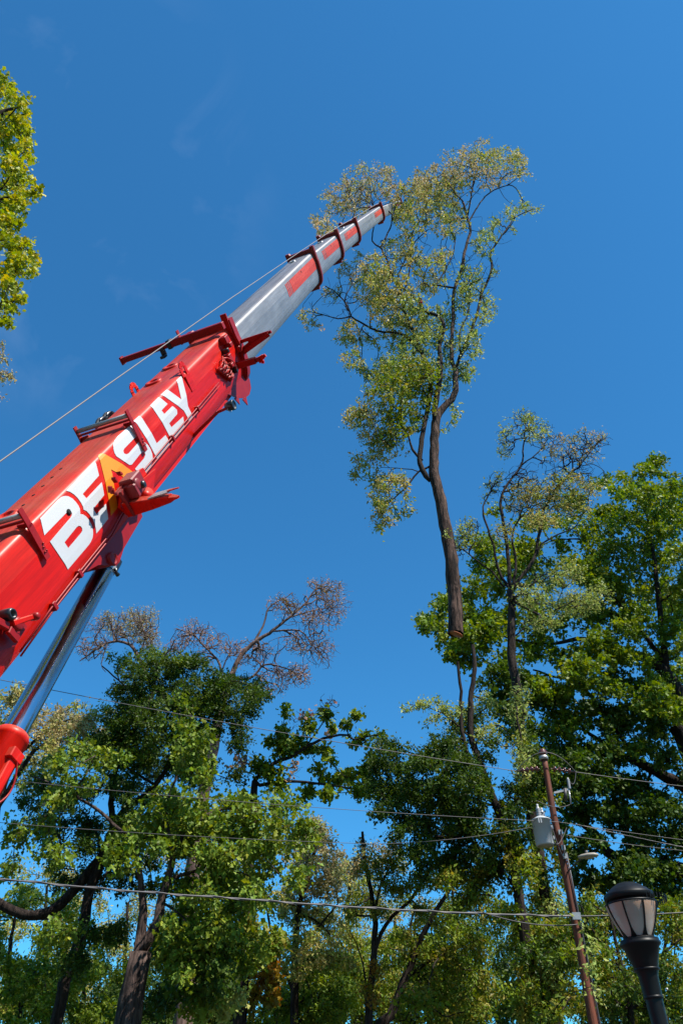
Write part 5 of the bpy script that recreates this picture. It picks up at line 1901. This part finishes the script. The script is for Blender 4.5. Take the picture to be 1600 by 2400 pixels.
# ---- oak with pale lobed leaves nearest on the left
TREES['oak'] = tree('oak_tree', 'forked oak with large bright lobed leaves at the lower left', 23.2, [
    ([px_(300, 2400), px_(310, 2340), px_(318, 2290), px_(328, 2232)], 58, 46),
    ([px_(328, 2236), px_(332, 2180), px_(337, 2140), px_(330, 2060), px_(320, 1980)], 27, 9),
    ([px_(328, 2236), px_(352, 2195), px_(370, 2160), px_(378, 2114), px_(395, 2063), px_(410, 2000), px_(450, 1940), px_(500, 1900)], 28, 8),
    ([px_(395, 2063), px_(460, 2040), px_(520, 2010), px_(580, 1990)], 9, 3),
    ([px_(410, 2000), px_(390, 1900), px_(420, 1800), px_(440, 1720)], 9, 3),
    ([px_(320, 1980), px_(230, 1900), px_(150, 1850), px_(80, 1820)], 9, 3),
    ([px_(500, 1900), px_(580, 1890), px_(650, 1890)], 6, 2),
    ([px_(378, 2114), px_(430, 2150), px_(460, 2200)], 6, 2),
], [
    (c8, 'oak', .62, [(650, 670, 50, 30), (640, 770, 65, 45), (720, 830, 75, 45), (680, 930, 100, 55), (720, 1010, 80, 50), (200, 900, 110, 50), (80, 980, 80, 55), (300, 950, 90, 50), (180, 1060, 110, 50), (600, 1120, 140, 55),
                      (700, 1180, 170, 60), (550, 1200, 140, 60), (900, 1130, 110, 50), (1100, 1150, 100, 55), (1140, 1230, 90, 50), (500, 1300, 140, 60), (750, 1280, 140, 55), (950, 1290, 120, 60), (1100, 1330, 110, 50), (60, 1130, 70, 50), (40, 1250, 60, 50)]),
    (c1, 'oak', .62, [(700, 80, 120, 50), (850, 120, 140, 60), (1000, 200, 130, 70), (1150, 180, 130, 55), (1210, 260, 80, 60), (1050, 320, 140, 60), (1200, 390, 70, 55), (850, 480, 90, 60), (800, 560, 110, 60), (900, 630, 110, 60),
                      (780, 670, 70, 35), (850, 720, 80, 50), (250, 200, 80, 55), (80, 100, 90, 70), (60, 260, 60, 50), (250, 560, 100, 50), (560, 200, 90, 90), (1000, 560, 100, 70), (1080, 450, 90, 60), (950, 400, 90, 60)]),
    (c1, 'dark', .6, [(900, 820, 100, 70), (750, 860, 60, 70), (1000, 760, 90, 60), (1050, 650, 80, 60)]),
    (c1, 'pale', .6, [(1000, 900, 90, 60), (1050, 830, 60, 40)]),
    (px_, 'oak', .6, fill([(380, 1900), (620, 1880), (740, 1960), (700, 2130), (640, 2250), (560, 2330), (430, 2380), (360, 2300), (400, 2150)], 30, 20, 34, 307)),
], leaf='oak', size=.155, per=14, dens=1 / 135., bark_m='bark_grey', spread=.9, sig=.17, seed=101, droop=.5, upn=.5, aspect=.85)

# ---- reaching branch tree between the groups
TREES['reach'] = tree('reaching_tree', 'tree with long bare limbs and leaf tufts reaching right across the sky gap', 28.5, [
    ([px_(560, 2400), px_(575, 2200), px_(585, 2000), px_(590, 1900), px_(598, 1832)], 34, 15),
    ([c8(975, 1040), c8(1060, 960), c8(1140, 930), c8(1250, 860), c8(1320, 838), c8(1400, 828), c8(1425, 850), c8(1500, 835), c8(1545, 825)], 10, 2),
    ([c8(1000, 1062), c8(1060, 1045), c8(1130, 1040), c8(1250, 1050), c8(1350, 1062), c8(1450, 1080), c8(1500, 1075)], 9, 3),
    ([c8(1140, 930), c8(1110, 850), c8(1110, 730)], 4, 1.5),
    ([c8(1200, 890), c8(1280, 780), c8(1310, 690)], 4, 1.5),
    ([c8(1400, 828), c8(1400, 770), c8(1450, 735)], 3, 1.5),
    ([c8(1000, 1010), c8(940, 960), c8(900, 940)], 3, 1.5),
], [
    (c8, 'green', 1.0, [(1050, 865, 25, 30), (1110, 715, 20, 25), (1110, 830, 35, 35), (1150, 870, 45, 35), (1220, 780, 28, 35), (1210, 880, 35, 35), (1300, 740, 28, 22), (1335, 800, 22, 18), (1290, 900, 35, 28), (1330, 950, 22, 18),
                        (1440, 745, 28, 20), (1400, 780, 25, 18), (1430, 865, 32, 16), (1490, 838, 35, 16), (1545, 830, 25, 16), (1100, 900, 35, 30), (1060, 1000, 40, 35), (1270, 985, 20, 30), (1000, 980, 45, 35),
                        (1230, 1090, 30, 25), (1350, 1035, 70, 25), (1420, 1015, 50, 25), (1215, 1110, 25, 20), (1490, 1000, 35, 35), (1300, 1100, 35, 22), (1460, 1090, 40, 30), (1080, 1060, 40, 30), (1510, 920, 25, 20), (1520, 960, 35, 25)]),
    (c8, 'bare', .5, [(1310, 690, 55, 60), (1180, 760, 70, 60), (930, 930, 70, 50), (1130, 980, 70, 50)]),
    (c8, 'pink', .10, [(1310, 690, 45, 40), (1180, 760, 60, 50), (1320, 850, 40, 50), (930, 930, 60, 40), (1130, 980, 60, 40), (880, 980, 60, 40)]),
    (c1, 'rust', .35, [(1220, 740, 60, 90), (1180, 650, 40, 40), (1250, 850, 50, 50), (1160, 880, 40, 60)]),
    (c1, 'mix', .6, [(1150, 560, 60, 60), (1250, 600, 60, 50)]),
], leaf='maple', size=.15, per=14, dens=1 / 70., spread=.35, sig=.15, seed=111, bark_m='bark')

# ---- yellowish trees behind
TREES['yellow'] = tree('yellowish_tree', 'loose yellow-tan tree right of the oak at bottom centre', 32.0, [
    ([px_(690, 2400), px_(690, 2250), px_(700, 2130), px_(725, 2040), px_(745, 1960)], 22, 6),
    ([px_(690, 2250), px_(740, 2180), px_(790, 2120)], 8, 3),
    ([px_(690, 2330), px_(640, 2200), px_(620, 2100)], 9, 3),
], [
    (c1, 'tan', .9, [(1440, 90, 70, 80), (1490, 140, 60, 70), (1440, 250, 90, 80), (1540, 230, 60, 60), (1360, 200, 60, 70), (1390, 350, 90, 70), (1500, 350, 90, 60), (1400, 110, 50, 40)]),
    (c1, 'olive', .9, [(1340, 470, 90, 60), (1450, 470, 90, 60), (1400, 600, 100, 70), (1520, 560, 80, 70), (1300, 400, 60, 60), (1350, 720, 90, 60), (1450, 700, 90, 60), (1550, 680, 80, 60)]),
    (c1, 'green', .9, [(1500, 800, 100, 60), (1400, 870, 100, 70), (1540, 900, 100, 70), (1450, 950, 120, 60), (1300, 920, 70, 60), (1600, 850, 80, 80)]),
], size=.13, per=17, dens=1 / 95., spread=1.0, sig=.14, seed=121)
TREES['tan'] = tree('tan_leaved_tree', 'tan-leaved tree behind the chrome cylinder rod at the left edge', 30.5, [
    ([px_(-60, 2400), px_(-40, 2100), px_(-10, 1900), px_(30, 1780), px_(60, 1720)], 34, 10),
    ([px_(-10, 1900), px_(80, 1760), px_(110, 1740), px_(150, 1770)], 12, 4),
    ([px_(30, 1780), px_(130, 1700), px_(200, 1680)], 8, 3),
], [
    (c8, 'tan', 1.0, [(60, 760, 110, 55), (120, 820, 130, 60), (30, 850, 80, 70), (-60, 700, 60, 50), (-70, 800, 70, 70), (220, 780, 90, 60), (250, 850, 80, 50), (100, 730, 60, 30), (-100, 640, 60, 40)]),
    (c8, 'olive', .8, [(50, 930, 110, 50), (-60, 950, 80, 70), (280, 720, 60, 40), (170, 700, 40, 30), (-40, 1050, 80, 60)]),
    (px_, 'olive', .9, [(20, 1640, 40, 25), (40, 1680, 45, 30), (10, 1720, 40, 40)]),
], size=.13, per=17, dens=1 / 95., spread=.8, sig=.14, seed=131)

# ---- bright tree entering at the upper left
TREES['lime'] = tree('lime_green_tree', 'bright yellow-green tree entering the frame at the upper left edge', 14.5, [
    ([px_(-620, 2400), px_(-560, 1900), px_(-420, 1400), px_(-330, 1000), px_(-260, 700), px_(-200, 450)], 110, 24),
    ([px_(-260, 700), px_(-120, 600), px_(0, 560), px_(60, 570)], 16, 4),
    ([px_(-200, 450), px_(-80, 330), px_(10, 260), px_(50, 250)], 14, 4),
    ([px_(-230, 560), px_(-60, 480), px_(40, 460)], 12, 4),
    ([px_(-300, 850), px_(-120, 740), px_(0, 720)], 14, 4),
], [
    (c4, 'lime', 1.1, [(20, 90, 40, 40), (60, 130, 30, 40), (60, 200, 60, 50), (140, 260, 65, 45), (170, 320, 40, 50), (60, 320, 80, 60), (150, 400, 60, 50), (60, 450, 90, 70), (180, 480, 45, 50), (190, 560, 45, 45),
                       (90, 580, 90, 70), (200, 660, 35, 40), (100, 690, 90, 60), (210, 800, 28, 30), (150, 800, 60, 50), (245, 890, 35, 35), (150, 900, 80, 60), (60, 820, 80, 60), (130, 980, 60, 60), (40, 960, 70, 70)]),
    (c4, 'lime', .95, [(130, 1100, 45, 50), (40, 1100, 70, 70), (180, 1240, 50, 40), (80, 1240, 80, 60), (230, 1340, 40, 40), (140, 1340, 80, 50), (250, 1400, 30, 25), (190, 1440, 50, 30), (60, 1420, 80, 60), (60, 1530, 60, 60), (140, 1600, 40, 30), (60, 1660, 60, 40), (30, 1760, 45, 40), (70, 1810, 18, 18)]),
    (px_, 'lime', .22, [(-60, 250, 60, 120), (-60, 450, 60, 140), (-60, 620, 60, 110), (-180, 400, 90, 220), (-180, 700, 90, 150), (-330, 500, 110, 220), (-420, 800, 110, 160)]),
], leaf='maple', size=.12, per=18, dens=1 / 100., bark_m='bark', spread=.8, sig=.12, seed=141)
TREES['edge'] = tree('edge_tree', 'brownish twig tips poking in at the left edge above the hoist rope', 18.0, [
    ([px_(-500, 2400), px_(-420, 1800), px_(-300, 1300), px_(-180, 1000), px_(-80, 900)], 60, 8),
    ([px_(-180, 1000), px_(-70, 880), px_(10, 876), px_(32, 872)], 5, 1.5),
    ([px_(-180, 1000), px_(-60, 830), px_(0, 830)], 5, 2),
], [
    (c4, 'tan', .8, [(10, 1960, 28, 35), (15, 2030, 22, 25), (70, 2150, 45, 25), (20, 2200, 28, 22), (10, 2300, 16, 25), (15, 2130, 25, 22)]),
    (px_, 'tan', .3, [(-60, 840, 50, 60), (-140, 900, 60, 70), (-220, 1000, 60, 70)]),
], size=.10, per=14, dens=1 / 60., spread=.3, sig=.12, seed=151)

# ---- woodland farther back, one tree at a time
bgr = np.random.default_rng(5)
BG = [
    (20, 2260, 52, 'mix', 'leafy far tree at the very bottom left corner'),
    (250, 2300, 56, 'dark', 'dark far tree low between the dark stem and the oak'),
    (370, 2330, 50, 'dark', 'dark low tree just right of the oak trunk base'),
    (520, 2290, 50, 'dark', 'dark low tree left of the reaching tree stem'),
    (840, 2300, 54, 'dark', 'dark low tree behind the thin forked stem'),
    (1010, 2320, 52, 'dark', 'dark low tree under the leaning stem'),
    (110, 2080, 58, 'olive', 'pale far crown in the gap above the bent limb'),
    (300, 2120, 62, 'olive', 'far hazy crown seen between the oak forks'),
    (500, 2040, 60, 'tan', 'far tan crown glimpsed through the oak leaves'),
    (820, 2050, 60, 'olive', 'pale far crown left of the thin forked stem top'),
    (930, 2120, 64, 'tan', 'far tan crown in the gap right of the thin forked stem'),
    (1060, 2080, 58, 'mix', 'far crown between the leaning stem and the vine'),
    (40, 2130, 40, 'green', 'bushy green tree low at the left edge under the bent limb'),
    (190, 2230, 44, 'green', 'rounded green tree between the dark stem and the oak trunk'),
    (430, 2180, 42, 'dark', 'shadowy tree right behind the oak trunk'),
    (560, 2120, 45, 'mix', 'mid-green far tree behind the reaching tree stem'),
    (650, 2260, 40, 'green', 'low green tree behind the orange-brown leaves'),
    (770, 2230, 46, 'mix', 'far tree left of the thin forked stem'),
    (960, 2230, 48, 'mix', 'far tree behind the leaning dark stem'),
    (1120, 2200, 44, 'dark', 'shaded far tree left of the vine-covered stems'),
    (1260, 2180, 46, 'mix', 'far tree behind the vine-covered stems'),
    (1420, 2150, 44, 'dark', 'dark far tree between pole and lamp'),
    (1560, 2180, 42, 'mix', 'far tree at the right edge behind the lamp'),
]
for i, (u, v, Y, pal, lab) in enumerate(BG):
    cl = []
    for k in range(30):
        cl.append((u + bgr.normal(0, 62), v + 20 + bgr.uniform(-60, 260), bgr.uniform(22, 42), bgr.uniform(18, 34)))
    tree('woodland_tree', lab, Y, [([px_(u + bgr.normal(0, 10), 2400), px_(u + bgr.normal(0, 10), v + 120), px_(u, v)], 16, 5)],
         [(px_, pal, .85, cl)], size=.18, per=16, dens=1 / 100., spread=1.5, sig=.22, group='woodland trees far behind', seed=200 + i)

# ---- unseen woodland added around the photographer to block horizon light and darken reflections
src = [o for o in bpy.data.objects if o.name.startswith('woodland_tree') and o.parent is None]
k = 0
for a in list(range(68, 300, 14)):
    s = src[k % len(src)]
    kids = list(s.children)
    R_t = 34 + 8 * ((k * 7) % 5) / 4
    c = s.copy()
    COL.objects.link(c)
    c.location = (R_t * math.sin(math.radians(a)), R_t * math.cos(math.radians(a)), 0)
    f = 2.0 + .25 * (k % 4)
    c.scale = (f, f, f)
    c.rotation_euler = (0, 0, k * 1.7)
    c['label'] = 'unseen woodland tree around the photographer, added to block horizon light'
    c['group'] = 'unseen woodland trees added around the photographer'
    for q in kids:
        d_ = q.copy()
        COL.objects.link(d_)
        d_.parent = c
    k += 1
